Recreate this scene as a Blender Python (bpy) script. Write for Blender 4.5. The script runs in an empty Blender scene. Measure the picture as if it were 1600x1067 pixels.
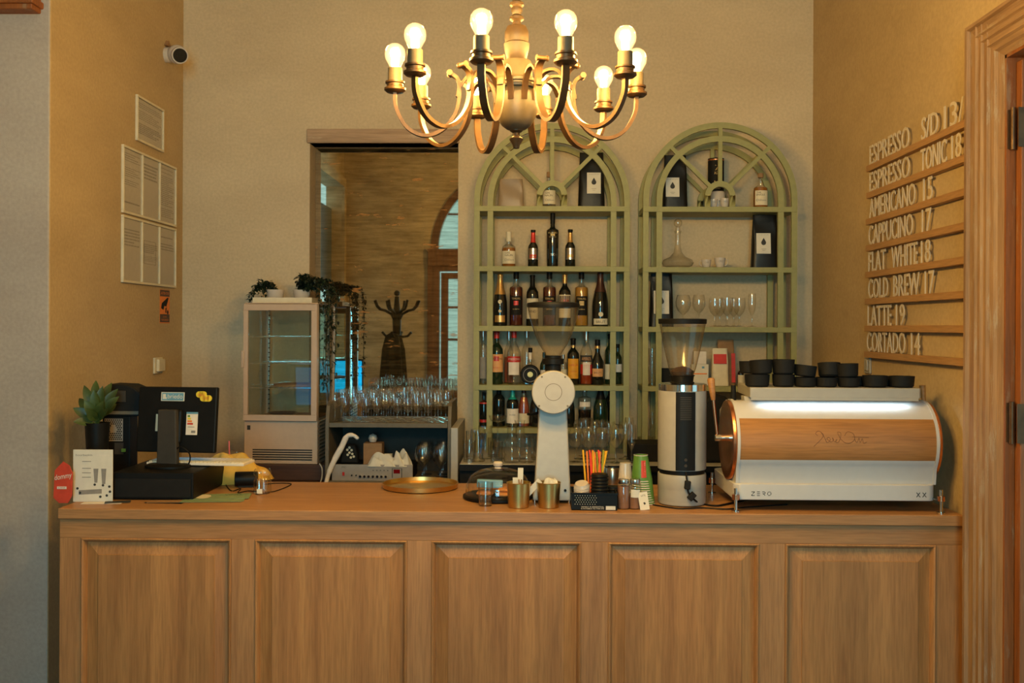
import bpy, bmesh, math, random
from mathutils import Vector, Matrix
PI = math.pi
rad = math.radians
random.seed(11)
sc = bpy.context.scene

# ---------------- camera ----------------
FPX = 1556.0                      # focal length in pixels of the 1600 px wide frame
EYE = 1.736
SHIFT = 23.5
cam_d = bpy.data.cameras.new('camera'); cam_d.sensor_width = 36; cam_d.lens = FPX/1600*36
cam_d.shift_y = -SHIFT/1600; cam_d.clip_start = 0.05; cam_d.clip_end = 200
cam = bpy.data.objects.new('camera', cam_d); sc.collection.objects.link(cam)
CM = Matrix.Translation((0, 0, EYE)) @ Matrix.Rotation(rad(1.105), 4, 'Z') @ Matrix.Rotation(rad(90), 4, 'X') @ Matrix.Rotation(rad(0.25), 4, 'Z')
cam.matrix_world = CM
sc.camera = cam

# ---------------- exposure, world, daylight ----------------
sc.view_settings.view_transform = 'Standard'
sc.view_settings.look = 'None'
sc.view_settings.gamma = 1.0
sc.view_settings.use_curve_mapping = False
sc.view_settings.exposure = 0.0
sc.cycles.transparent_max_bounces = 32
sc.cycles.max_bounces = 8
sc.cycles.caustics_reflective = False
sc.cycles.caustics_refractive = False
w = bpy.data.worlds.new('world'); sc.world = w; w.use_nodes = True
w.node_tree.nodes['Background'].inputs[0].default_value = (0.42, 0.74, 0.78, 1)
w.node_tree.nodes['Background'].inputs[1].default_value = 1.2
def area(name, loc, rot, sx, sy, power, col):
    l = bpy.data.lights.new(name, 'AREA'); l.shape = 'RECTANGLE'; l.size = sx; l.size_y = sy; l.energy = power; l.color = col
    o = bpy.data.objects.new(name, l); o.location = loc; o.rotation_euler = rot; sc.collection.objects.link(o); return o
DAY = (0.20, 0.74, 1.0)
area('daylight_arch_window', (-0.08, -3.95, 2.1), (rad(90), 0, 0), 1.75, 4.0, 470, DAY)         # outside the rear arched window, facing in
area('daylight_side_doorway', (-3.60, -2.75, 1.9), (rad(90), 0, rad(-90)), 1.5, 3.4, 5, DAY)   # outside the left doorway, facing in
BULB_POWER = 29.0
BULB_COL = (1.0, 0.60, 0.15)

# ---------------- helpers ----------------
def ray(px, py):
    d = Vector(((px-800)/FPX, (533.5-py)/FPX - SHIFT/FPX, -1.0))
    return (CM.to_3x3() @ d)
CO = Vector((0, 0, EYE))
def At(px, py, Y):
    d = ray(px, py); return CO + d*(Y/d.y)
def Gz(px, py, z=1.0):
    d = ray(px, py); return CO + d*((z-EYE)/d.z)
def Wx(px, py, X):
    d = ray(px, py); return CO + d*(X/d.x)
def S(Y): return Y/FPX            # metres per pixel at depth Y

class MB:
    def __init__(s): s.v = []; s.f = []; s.m = []; s.mi = 0
    def add(s, vs, fs):
        n = len(s.v); s.v += [tuple(v) for v in vs]; s.f += [tuple(i+n for i in f) for f in fs]; s.m += [s.mi]*len(fs); return s
    def box(s, x0, x1, y0, y1, z0, z1):
        if x0 > x1: x0, x1 = x1, x0
        if y0 > y1: y0, y1 = y1, y0
        if z0 > z1: z0, z1 = z1, z0
        return s.add([(x0,y0,z0),(x1,y0,z0),(x1,y1,z0),(x0,y1,z0),(x0,y0,z1),(x1,y0,z1),(x1,y1,z1),(x0,y1,z1)],
              [(0,3,2,1),(4,5,6,7),(0,1,5,4),(1,2,6,5),(2,3,7,6),(3,0,4,7)])
    def lathe(s, prof, c=(0,0,0), seg=32, axis='Z', sy=1.0, a0=0, a1=2*PI, ripple=0, nr=12):
        """prof: list of (r, h); closed turn unless a1-a0 < 2pi"""
        full = abs(a1-a0-2*PI) < 1e-6
        n = seg if full else seg+1
        vs = []; fs = []
        for (r, h) in prof:
            for i in range(n):
                a = a0+(a1-a0)*i/seg
                rr = r*(1+ripple*math.cos(nr*a))
                x, y = rr*math.cos(a), rr*math.sin(a)*sy
                if axis == 'Z': p = (x, y, h)
                elif axis == 'Y': p = (x, h, y)
                else: p = (h, x, y)
                vs.append((p[0]+c[0], p[1]+c[1], p[2]+c[2]))
        for j in range(len(prof)-1):
            for i in range(seg):
                i2 = (i+1) % n if full else i+1
                a, b, c_, d = j*n+i, j*n+i2, (j+1)*n+i2, (j+1)*n+i
                fs.append((a, b, c_, d) if axis != 'Y' else (d, c_, b, a))
        return s.add(vs, fs)
    def cyl(s, r, h0, h1, c=(0,0,0), seg=32, axis='Z', r1=None, sy=1.0):
        r1 = r if r1 is None else r1
        return s.lathe([(0.0001,h0),(r,h0),(r1,h1),(0.0001,h1)], c, seg, axis, sy)
    def sphere(s, r, c, seg=20, sz=1.0):
        pr = [(max(1e-4, r*math.sin(PI*k/12)), -r*sz*math.cos(PI*k/12)) for k in range(13)]
        return s.lathe(pr, c, seg)
    def prism(s, poly, lo, hi, axis='Y'):
        """poly 2d; extruded along axis. Y: (x,z); Z: (x,y); X: (y,z)"""
        n = len(poly)
        def P(p, h):
            return (p[0], h, p[1]) if axis == 'Y' else ((p[0], p[1], h) if axis == 'Z' else (h, p[0], p[1]))
        vs = [P(p, lo) for p in poly]+[P(p, hi) for p in poly]
        fs = [tuple(range(n)), tuple(range(2*n-1, n-1, -1))]
        for i in range(n):
            j = (i+1) % n; fs.append((i, i+n, j+n, j))
        return s.add(vs, fs)
    def arc(s, cx, cz, r0, r1, a0, a1, y0, y1, seg=40):
        vs = []; fs = []
        for i in range(seg+1):
            a = a0+(a1-a0)*i/seg; c, n = math.cos(a), math.sin(a)
            for (r, y) in ((r0,y0),(r1,y0),(r1,y1),(r0,y1)):
                vs.append((cx+r*c, y, cz+r*n))
        for i in range(seg):
            b = i*4
            for k in range(4):
                k2 = (k+1) % 4; fs.append((b+k, b+k2, b+4+k2, b+4+k))
        fs.append((0,1,2,3)); e = seg*4; fs.append((e+3,e+2,e+1,e))
        return s.add(vs, fs)
    def tube(s, path, r, seg=10, flat=None, up=Vector((0,0,1))):
        """r number or list; flat=(w,t): rectangular strip"""
        path = [Vector(p) for p in path]; n = len(path)
        rs = r if isinstance(r, (list, tuple)) else [r]*n
        vs = []; fs = []; prev = None
        for i, p in enumerate(path):
            t = (path[min(i+1,n-1)]-path[max(i-1,0)]).normalized()
            if flat:
                side = up
                nrm = t.cross(side).normalized()
                wv, tv = flat
                for (a, b) in ((-1,-1),(1,-1),(1,1),(-1,1)):
                    vs.append(p+side*(a*wv/2)+nrm*(b*tv/2))
            else:
                if prev is None:
                    a = Vector((0,0,1)) if abs(t.z) < 0.9 else Vector((1,0,0))
                    prev = t.cross(a).normalized()
                u = (prev-t*prev.dot(t)).normalized(); prev = u; v = t.cross(u)
                for k in range(seg):
                    a = 2*PI*k/seg; vs.append(p+(u*math.cos(a)+v*math.sin(a))*rs[i])
        m = 4 if flat else seg
        for i in range(n-1):
            for k in range(m):
                k2 = (k+1) % m; fs.append((i*m+k, i*m+k2, (i+1)*m+k2, (i+1)*m+k))
        fs.append(tuple(range(m-1,-1,-1))); fs.append(tuple((n-1)*m+k for k in range(m)))
        return s.add(vs, fs)
    def xf(s, M, start=0):
        for i in range(start, len(s.v)): s.v[i] = tuple(M @ Vector(s.v[i]))
        return s
    def build(s, name, mats, parent=None, loc=None, smooth=True, bevel=0, ang=38, rot=None, weld=True):
        me = bpy.data.meshes.new(name); me.from_pydata(s.v, [], s.f)
        if not isinstance(mats, (list, tuple)): mats = [mats]
        for m in mats: me.materials.append(m)
        for i, p in enumerate(me.polygons): p.material_index = s.m[i]
        bm = bmesh.new(); bm.from_mesh(me)
        if weld and smooth: bmesh.ops.remove_doubles(bm, verts=bm.verts, dist=1e-5)
        bmesh.ops.recalc_face_normals(bm, faces=bm.faces)
        if smooth:
            for e in bm.edges:
                if len(e.link_faces) == 2: e.smooth = e.calc_face_angle(0) < rad(ang)
            for f in bm.faces: f.smooth = True
        bm.to_mesh(me); bm.free()
        o = bpy.data.objects.new(name, me); sc.collection.objects.link(o)
        if parent is not None: o.parent = parent
        if loc is not None: o.location = loc
        if rot is not None: o.rotation_euler = rot
        if bevel:
            b = o.modifiers.new('bevel', 'BEVEL'); b.width = bevel; b.segments = 2; b.limit_method = 'ANGLE'; b.angle_limit = rad(40)
        return o

def tag(o, label, cat, group=None, kind=None):
    o['label'] = label; o['category'] = cat
    if group: o['group'] = group
    if kind: o['kind'] = kind
    return o
def thing(name, label, cat, loc=(0,0,0), rz=0, group=None):
    o = bpy.data.objects.new(name, None); o.empty_display_size = 0.05; sc.collection.objects.link(o)
    o.location = loc; o.rotation_euler = (0, 0, rz)
    return tag(o, label, cat, group)
def struct(o):
    o['kind'] = 'structure'; return o
def copy_tree(o, parent=None):
    c = o.copy(); sc.collection.objects.link(c); c.parent = parent
    for ch in [x for x in bpy.data.objects if x.parent == o]: copy_tree(ch, c)
    return c

_tc = {}
def text_geo(st):
    if st in _tc: return _tc[st]
    cu = bpy.data.curves.new('t', 'FONT'); cu.body = st; cu.size = 1; cu.resolution_u = 3
    ob = bpy.data.objects.new('t', cu); me = ob.to_mesh()
    vs = [(v.co.x, v.co.y) for v in me.vertices]; fs = [tuple(p.vertices) for p in me.polygons]
    ob.to_mesh_clear(); bpy.data.objects.remove(ob); bpy.data.curves.remove(cu)
    xs = [v[0] for v in vs]; ys = [v[1] for v in vs]
    x0, x1, y0, y1 = min(xs), max(xs), min(ys), max(ys)
    vs = [((x-x0)/(x1-x0), (y-y0)/(y1-y0)) for x, y in vs]
    _tc[st] = (vs, fs); return _tc[st]
def text_mb(mb, st, org, xd, ud, w_, h_, bend=None, thick=0):
    """flat lettering; org = lower left corner. bend=(r): wrap around z axis facing -Y, org is (angle centre x offset, z)"""
    vs, fs = text_geo(st)
    if bend:
        out = []
        for x, y in vs:
            a = ((x-0.5)*w_+org[0])/bend
            out.append((bend*math.sin(a), -bend*math.cos(a)*org[1], org[2]+y*h_))
        mb.add(out, fs)
    else:
        org = Vector(org); xd = Vector(xd); ud = Vector(ud)
        out = [org+xd*(x*w_)+ud*(y*h_) for x, y in vs]
        if thick:
            nv = ud.cross(xd).normalized()*thick   # towards the reader? xd x ud points to the reader
            nv = xd.cross(ud).normalized()*thick
            n = len(out)
            ed = {}
            for f in fs:
                for i in range(len(f)):
                    a, b = f[i], f[(i+1) % len(f)]
                    k = (min(a,b), max(a,b)); ed.setdefault(k, []).append((a,b))
            f2 = [tuple(i+n for i in f) for f in fs]+[tuple(reversed(f)) for f in fs]
            for k, l in ed.items():
                if len(l) == 1: a, b = l[0]; f2.append((a, b, b+n, a+n))
            mb.add(out+[o+nv for o in out], f2)
        else: mb.add(out, fs)
    return mb

# ---------------- materials ----------------
def nt(name):
    m = bpy.data.materials.new(name); m.use_nodes = True; t = m.node_tree; t.nodes.clear()
    out = t.nodes.new('ShaderNodeOutputMaterial'); return m, t, out
def N(t, typ, **kw):
    n = t.nodes.new(typ)
    for k, v in kw.items(): setattr(n, k, v)
    return n
def ramp(t, stops):
    r = N(t, 'ShaderNodeValToRGB'); el = r.color_ramp.elements
    while len(el) > 1: el.remove(el[-1])
    el[0].position = stops[0][0]; el[0].color = (*stops[0][1], 1)
    for p, c in stops[1:]:
        e = el.new(p); e.color = (*c, 1)
    return r
def mat(name, col, rough=0.5, metal=0.0, var=0.06, scale=30, bump=0.0, spec=0.5, coat=0, emit=None, estr=0, coord='Object', aniso=None):
    m, t, out = nt(name)
    b = N(t, 'ShaderNodeBsdfPrincipled'); t.links.new(b.outputs[0], out.inputs[0])
    b.inputs['Roughness'].default_value = rough; b.inputs['Metallic'].default_value = metal
    b.inputs['Specular IOR Level'].default_value = spec; b.inputs['Coat Weight'].default_value = coat
    tc = N(t, 'ShaderNodeTexCoord'); mp = N(t, 'ShaderNodeMapping'); t.links.new(tc.outputs[coord], mp.inputs[0])
    if aniso: mp.inputs['Scale'].default_value = aniso
    no = N(t, 'ShaderNodeTexNoise'); no.inputs['Scale'].default_value = scale; no.inputs['Detail'].default_value = 4
    t.links.new(mp.outputs[0], no.inputs[0])
    c2 = tuple(max(0, c*(1-var*2)) for c in col); c1 = tuple(min(1, c*(1+var)) for c in col)
    r = ramp(t, [(0.35, c2), (0.65, c1)]); t.links.new(no.outputs['Fac'], r.inputs[0]); t.links.new(r.outputs[0], b.inputs['Base Color'])
    if bump:
        bp = N(t, 'ShaderNodeBump'); bp.inputs['Strength'].default_value = bump; bp.inputs['Distance'].default_value = 0.004
        t.links.new(no.outputs['Fac'], bp.inputs['Height']); t.links.new(bp.outputs[0], b.inputs['Normal'])
    if emit:
        b.inputs['Emission Color'].default_value = (*emit, 1); b.inputs['Emission Strength'].default_value = estr
    return m
def plaster(name, col, col2, bump=0.25):
    m, t, out = nt(name)
    b = N(t, 'ShaderNodeBsdfPrincipled'); t.links.new(b.outputs[0], out.inputs[0]); b.inputs['Roughness'].default_value = 0.85
    b.inputs['Specular IOR Level'].default_value = 0.25
    tc = N(t, 'ShaderNodeTexCoord')
    n1 = N(t, 'ShaderNodeTexNoise'); n1.inputs['Scale'].default_value = 1.6; n1.inputs['Detail'].default_value = 6; n1.inputs['Roughness'].default_value = 0.6
    n2 = N(t, 'ShaderNodeTexNoise'); n2.inputs['Scale'].default_value = 60; n2.inputs['Detail'].default_value = 5
    mp = N(t, 'ShaderNodeMapping'); mp.inputs['Scale'].default_value = (1, 1, 2.2)
    t.links.new(tc.outputs['Object'], mp.inputs[0]); t.links.new(mp.outputs[0], n1.inputs[0]); t.links.new(tc.outputs['Object'], n2.inputs[0])
    r = ramp(t, [(0.3, col2), (0.7, col)]); t.links.new(n1.outputs['Fac'], r.inputs[0])
    mx = N(t, 'ShaderNodeMixRGB', blend_type='MULTIPLY'); mx.inputs[0].default_value = 1
    r2 = ramp(t, [(0.3, (0.86,)*3), (0.7, (1.0,)*3)]); t.links.new(n2.outputs['Fac'], r2.inputs[0])
    t.links.new(r.outputs[0], mx.inputs[1]); t.links.new(r2.outputs[0], mx.inputs[2]); t.links.new(mx.outputs[0], b.inputs['Base Color'])
    bp = N(t, 'ShaderNodeBump'); bp.inputs['Strength'].default_value = bump; bp.inputs['Distance'].default_value = 0.003
    t.links.new(n2.outputs['Fac'], bp.inputs['Height']); t.links.new(bp.outputs[0], b.inputs['Normal'])
    return m
def wood(name, ca, cb, axis='Z', rough=0.5, plank=0.0, wear=None, scale=1.0, spec=0.4):
    """grain runs along axis; plank>0: tone steps of that width across the grain; wear: paint-flake colour"""
    m, t, out = nt(name)
    b = N(t, 'ShaderNodeBsdfPrincipled'); t.links.new(b.outputs[0], out.inputs[0]); b.inputs['Roughness'].default_value = rough
    b.inputs['Specular IOR Level'].default_value = spec
    tc = N(t, 'ShaderNodeTexCoord'); mp = N(t, 'ShaderNodeMapping')
    k = {'X': (1.2, 22, 22), 'Y': (22, 1.2, 22), 'Z': (22, 22, 1.2)}[axis]
    mp.inputs['Scale'].default_value = tuple(c*scale for c in k)
    t.links.new(tc.outputs['Object'], mp.inputs[0])
    n1 = N(t, 'ShaderNodeTexNoise'); n1.inputs['Scale'].default_value = 1; n1.inputs['Detail'].default_value = 7; n1.inputs['Distortion'].default_value = 0.6
    n2 = N(t, 'ShaderNodeTexNoise'); n2.inputs['Scale'].default_value = 7; n2.inputs['Detail'].default_value = 5
    t.links.new(mp.outputs[0], n1.inputs[0]); t.links.new(mp.outputs[0], n2.inputs[0])
    r = ramp(t, [(0.32, cb), (0.68, ca)]); t.links.new(n1.outputs['Fac'], r.inputs[0])
    r2 = ramp(t, [(0.36, (0.80,)*3), (0.6, (1.0,)*3)]); t.links.new(n2.outputs['Fac'], r2.inputs[0])
    mx = N(t, 'ShaderNodeMixRGB', blend_type='MULTIPLY'); mx.inputs[0].default_value = 1
    t.links.new(r.outputs[0], mx.inputs[1]); t.links.new(r2.outputs[0], mx.inputs[2]); last = mx.outputs[0]
    if plank:
        sx = N(t, 'ShaderNodeSeparateXYZ'); t.links.new(tc.outputs['Object'], sx.inputs[0])
        mt = N(t, 'ShaderNodeMath', operation='DIVIDE'); mt.inputs[1].default_value = plank
        t.links.new(sx.outputs['Z' if axis == 'X' else 'X'], mt.inputs[0])
        wn = N(t, 'ShaderNodeTexWhiteNoise', noise_dimensions='1D'); fl = N(t, 'ShaderNodeMath', operation='FLOOR')
        t.links.new(mt.outputs[0], fl.inputs[0]); t.links.new(fl.outputs[0], wn.inputs['W'])
        r3 = ramp(t, [(0, (0.84,)*3), (1, (1.06,)*3)]); t.links.new(wn.outputs['Value'], r3.inputs[0])
        m2 = N(t, 'ShaderNodeMixRGB', blend_type='MULTIPLY'); m2.inputs[0].default_value = 1
        t.links.new(last, m2.inputs[1]); t.links.new(r3.outputs[0], m2.inputs[2]); last = m2.outputs[0]
    if wear:
        mp2 = N(t, 'ShaderNodeMapping'); t.links.new(tc.outputs['Object'], mp2.inputs[0])
        mp2.inputs['Scale'].default_value = {'X': (2.5, 14, 14), 'Y': (14, 2.5, 14), 'Z': (14, 14, 2.5)}[axis]
        n3 = N(t, 'ShaderNodeTexNoise'); n3.inputs['Scale'].default_value = 1.3; n3.inputs['Detail'].default_value = 8; n3.inputs['Roughness'].default_value = 0.75
        t.links.new(mp2.outputs[0], n3.inputs[0])
        r4 = ramp(t, [(0.56, (0,)*3), (0.66, (0.65,)*3)]); t.links.new(n3.outputs['Fac'], r4.inputs[0])
        m3 = N(t, 'ShaderNodeMixRGB'); m3.inputs[2].default_value = (*wear, 1)
        t.links.new(r4.outputs[0], m3.inputs[0]); t.links.new(last, m3.inputs[1]); last = m3.outputs[0]
    t.links.new(last, b.inputs['Base Color'])
    bp = N(t, 'ShaderNodeBump'); bp.inputs['Strength'].default_value = 0.15; bp.inputs['Distance'].default_value = 0.002
    t.links.new(n2.outputs['Fac'], bp.inputs['Height']); t.links.new(bp.outputs[0], b.inputs['Normal'])
    return m
def glass(name, tint=(0.96,0.97,0.96), edge=(0.55,0.56,0.52), refl=0.55, base=0.04, rough=0.03, dirt=0.0, streak=None):
    """thin clear sheet: passes light, darker and more mirroring where it turns away"""
    m, t, out = nt(name)
    lw = N(t, 'ShaderNodeLayerWeight'); lw.inputs['Blend'].default_value = 0.5
    pw = N(t, 'ShaderNodeMath', operation='POWER'); pw.inputs[1].default_value = 3.0; t.links.new(lw.outputs['Facing'], pw.inputs[0])
    mc = N(t, 'ShaderNodeMixRGB'); mc.inputs[1].default_value = (*tint, 1); mc.inputs[2].default_value = (*edge, 1); t.links.new(pw.outputs[0], mc.inputs[0])
    tr = N(t, 'ShaderNodeBsdfTransparent'); t.links.new(mc.outputs[0], tr.inputs[0])
    gl = N(t, 'ShaderNodeBsdfGlossy'); gl.inputs['Roughness'].default_value = rough; gl.inputs['Color'].default_value = (0.95, 0.95, 0.95, 1)
    ma = N(t, 'ShaderNodeMath', operation='MULTIPLY_ADD'); ma.inputs[1].default_value = refl; ma.inputs[2].default_value = base; t.links.new(pw.outputs[0], ma.inputs[0])
    mx = N(t, 'ShaderNodeMixShader'); t.links.new(ma.outputs[0], mx.inputs[0]); t.links.new(tr.outputs[0], mx.inputs[1]); t.links.new(gl.outputs[0], mx.inputs[2])
    last = mx.outputs[0]
    if dirt:
        tc = N(t, 'ShaderNodeTexCoord'); no = N(t, 'ShaderNodeTexNoise'); no.inputs['Scale'].default_value = 14; t.links.new(tc.outputs['Object'], no.inputs[0])
        mp = N(t, 'ShaderNodeMath', operation='MULTIPLY'); mp.inputs[1].default_value = dirt*2; t.links.new(no.outputs['Fac'], mp.inputs[0])
        df = N(t, 'ShaderNodeBsdfDiffuse'); df.inputs[0].default_value = (0.45, 0.40, 0.32, 1)
        m2 = N(t, 'ShaderNodeMixShader'); t.links.new(mp.outputs[0], m2.inputs[0]); t.links.new(last, m2.inputs[1]); t.links.new(df.outputs[0], m2.inputs[2]); last = m2.outputs[0]
    t.links.new(last, out.inputs[0]); return m

MT = {}
MT['wall'] = plaster('beige_wall_plaster', (0.64, 0.51, 0.34), (0.55, 0.43, 0.28))
MT['pier'] = plaster('daylight_toned_pier_plaster', (0.47, 0.42, 0.38), (0.40, 0.345, 0.31))  # cool daylight tone on the guest-side face, put into its plaster colour
MT['ochre'] = plaster('ochre_wall_plaster', (0.55, 0.40, 0.22), (0.47, 0.335, 0.18))
MT['rear'] = plaster('rear_plaster', (0.50, 0.39, 0.24), (0.30, 0.22, 0.13), 0.5)
MT['ceil'] = mat('ceiling_paint', (0.62, 0.56, 0.46), 0.9)
MT['floor'] = wood('floor_boards', (0.24, 0.14, 0.08), (0.14, 0.08, 0.045), 'Y', 0.5, 0.14)
MT['oakv'] = wood('oak_vertical', (0.50, 0.235, 0.08), (0.38, 0.165, 0.055), 'Z', 0.5, 0.11)
MT['oakf'] = wood('oak_frame_vertical', (0.47, 0.23, 0.09), (0.37, 0.17, 0.065), 'Z', 0.5)
MT['oakh'] = wood('oak_horizontal', (0.44, 0.22, 0.09), (0.35, 0.165, 0.065), 'X', 0.42)
MT['oakm'] = wood('machine_oak_veneer', (0.42, 0.19, 0.06), (0.33, 0.14, 0.042), 'X', 0.4)
MT['rail'] = wood('rail_oak', (0.46, 0.25, 0.10), (0.38, 0.19, 0.07), 'Y', 0.5)
MT['door'] = wood('old_pine_casing', (0.36, 0.22, 0.12), (0.25, 0.14, 0.075), 'Z', 0.6, wear=(0.38, 0.33, 0.27))
MT['doorh'] = wood('old_pine_head', (0.36, 0.22, 0.12), (0.25, 0.14, 0.075), 'Y', 0.6, wear=(0.38, 0.33, 0.27))
MT['leaf_d'] = wood('old_pine_leaf', (0.31, 0.10, 0.022), (0.20, 0.06, 0.014), 'Z', 0.55, wear=(0.30, 0.20, 0.12))
MT['winwood'] = wood('dark_window_wood', (0.17, 0.075, 0.03), (0.10, 0.045, 0.02), 'Z', 0.6)
MT['lintel'] = wood('weathered_lintel', (0.50, 0.34, 0.22), (0.36, 0.23, 0.14), 'X', 0.8, wear=(0.62, 0.50, 0.35))
MT['darkwood'] = wood('dark_brown_wood', (0.09, 0.04, 0.022), (0.05, 0.022, 0.012), 'X', 0.5)
MT['green'] = mat('sage_green_paint', (0.275, 0.265, 0.10), 0.55, var=0.04)
MT['white'] = mat('warm_white_enamel', (0.37, 0.34, 0.30), 0.4, var=0.02)
MT['fridge'] = mat('fridge_white_paint', (0.53, 0.38, 0.27), 0.45, var=0.02)
MT['mwhite'] = mat('machine_white_enamel', (0.52, 0.50, 0.50), 0.35, var=0.01)
MT['paper'] = mat('paper_white', (0.66, 0.62, 0.54), 0.8, var=0.02)
MT['paperg'] = mat('paper_greyish', (0.74, 0.66, 0.58), 0.7, var=0.03)
MT['ink'] = mat('dark_ink', (0.03, 0.03, 0.03), 0.7)
MT['inkg'] = mat('grey_ink', (0.24, 0.22, 0.20), 0.7)
MT['black'] = mat('black_plastic', (0.006, 0.0055, 0.005), 0.5, var=0.1, spec=0.18)
MT['blackm'] = mat('matt_black', (0.008, 0.007, 0.006), 0.7, var=0.1, spec=0.25)
MT['grey'] = mat('grey_laminate', (0.13, 0.105, 0.07), 0.6)
MT['greyd'] = mat('dark_grey_back', (0.03, 0.024, 0.018), 0.7)
MT['amp'] = mat('brushed_aluminium_face', (0.36, 0.30, 0.25), 0.45, 0.4, var=0.03)
MT['chrome'] = mat('chrome', (0.75, 0.74, 0.72), 0.12, 1.0, var=0.01)
MT['steel'] = mat('steel', (0.5, 0.48, 0.45), 0.28, 1.0, var=0.02)
MT['copper'] = mat('copper', (0.72, 0.30, 0.15), 0.27, 1.0, var=0.05, scale=6, aniso=(1, 1, 8))
MT['brass'] = mat('antique_brass', (0.105, 0.052, 0.020), 0.42, 0.5, var=0.12, scale=25)
MT['brassw'] = mat('worn_wood_gilt', (0.05, 0.027, 0.011), 0.5, 0.1, var=0.15, scale=18)
MT['brassg'] = mat('grey_green_patina', (0.12, 0.085, 0.048), 0.45, 0.2, var=0.12, scale=20)
MT['gold'] = mat('satin_gold', (0.66, 0.44, 0.16), 0.35, 1.0, var=0.03)
MT['candle'] = mat('cream_sleeve', (0.12, 0.085, 0.045), 0.6)
MT['glass'] = glass('clear_glass', (0.98,0.98,0.97), (0.62,0.60,0.55), 0.6, 0.06, 0.05)
MT['glassw'] = glass('wine_glass', (0.985,0.98,0.965), (0.50,0.45,0.36), 0.8, 0.09, 0.07)
MT['glassb'] = glass('bottle_glass_clear', (0.965,0.965,0.95), (0.42,0.39,0.33), 0.65, 0.08, 0.06)
MT['hopper'] = glass('hopper_plastic', (0.93,0.89,0.81), (0.40,0.30,0.20), 0.5, 0.05, 0.08, dirt=0.04)
MT['fglass'] = glass('fridge_glass', (0.93,0.95,0.92), (0.6,0.6,0.55), 0.25, 0.025, 0.01, dirt=0.02)
MT['dkglass'] = mat('dark_bottle_glass', (0.008, 0.009, 0.007), 0.09, var=0.0, spec=0.7)
MT['dkgreen'] = mat('dark_green_glass', (0.010, 0.022, 0.010), 0.09, var=0.0, spec=0.7)
MT['porc'] = mat('white_porcelain', (0.55, 0.48, 0.42), 0.2, var=0.01)
MT['leaf'] = mat('leaf_green', (0.045, 0.075, 0.015), 0.45, var=0.25, scale=12)
MT['vine'] = mat('vine_dark_green', (0.010, 0.022, 0.008), 0.5, var=0.25, scale=12)
MT['red'] = mat('red_card', (0.55, 0.05, 0.02), 0.5)
MT['orange'] = mat('orange_sticker', (0.80, 0.22, 0.03), 0.6)
MT['yellow'] = mat('yellow_cloth', (0.62, 0.36, 0.05), 0.8, bump=0.3, scale=15)
MT['sticky'] = mat('yellow_sticker', (0.75, 0.55, 0.03), 0.6)
MT['bluest'] = mat('blue_sticker', (0.12, 0.30, 0.42), 0.5)
MT['greenp'] = mat('green_paper', (0.20, 0.27, 0.14), 0.6)
MT['greencup'] = mat('green_paper_cup', (0.10, 0.22, 0.03), 0.5)
MT['kraft'] = mat('kraft_paper', (0.30, 0.16, 0.07), 0.8)
MT['pouch'] = mat('taupe_foil_pouch', (0.30, 0.21, 0.13), 0.4, bump=0.4, scale=9)
MT['bag'] = mat('black_foil_bag', (0.005, 0.0045, 0.004), 0.4, bump=0.6, scale=9, spec=0.3)
MT['cream'] = mat('cream_label', (0.66, 0.58, 0.42), 0.7, var=0.03)
MT['stonew'] = mat('white_worktop', (0.46, 0.44, 0.40), 0.35, var=0.06, scale=8)
def emis(name, col, s):
    m, t, out = nt(name); e = N(t, 'ShaderNodeEmission'); e.inputs[0].default_value = (*col, 1); e.inputs[1].default_value = s; t.links.new(e.outputs[0], out.inputs[0]); return m
_tmp=None

# =============== THE ROOM ===============
YB = 6.10; XL = -2.15; XR = 1.71; YP = 4.40; XLL = -3.03; YR = -3.5; ZC = 5.0; YM = 6.26
fl = MB().box(-3.4, 2.2, -3.9, 6.4, -0.06, 0).build('floor', MT['floor'], smooth=False); struct(fl)
ce = MB().box(-3.4, 2.2, -3.9, 6.4, ZC, ZC+0.06).build('ceiling', MT['ceil'], smooth=False); struct(ce)
mx0 = At(484, 300, YB).x; mx1 = At(716, 300, YB).x; mzt = At(600, 224, YB).z; mzb = 0.90
mb = MB().box(XL-0.2, mx0, YB, YB+0.3, 0, ZC).box(mx1, XR+0.2, YB, YB+0.3, 0, ZC).box(mx0, mx1, YB, YB+0.3, mzt, ZC).box(mx0, mx1, YB, YB+0.3, 0, mzb).box(mx0, mx1, YM+0.02, YB+0.3, mzb, mzt)
struct(mb.build('wall_back', MT['wall'], smooth=False))
m = MB().box(XLL-0.2, XL, YP, YB, 0, ZC)
m.m[2] = 1      # the face towards the guests
struct(m.build('wall_left', [MT['ochre'], MT['pier']], smooth=False, bevel=0.008))
# right wall with the door opening
DY0, DY1, DZ = 2.62, 3.62, 2.72
mb = MB().box(XR, XR+0.25, DY1, YB, 0, ZC).box(XR, XR+0.25, YR, DY0, 0, ZC).box(XR, XR+0.25, DY0, DY1, DZ, ZC)
struct(mb.build('wall_right', MT['ochre'], smooth=False))
# far left wall with a tall doorway
LY0, LY1, LZ = -3.30, -1.5, 3.95
mb = MB().box(XLL-0.25, XLL, LY1, YP, 0, ZC).box(XLL-0.25, XLL, YR, LY0, 0, ZC).box(XLL-0.25, XLL, LY0, LY1, LZ, ZC)
struct(mb.build('wall_side', MT['rear'], smooth=False))
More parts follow.
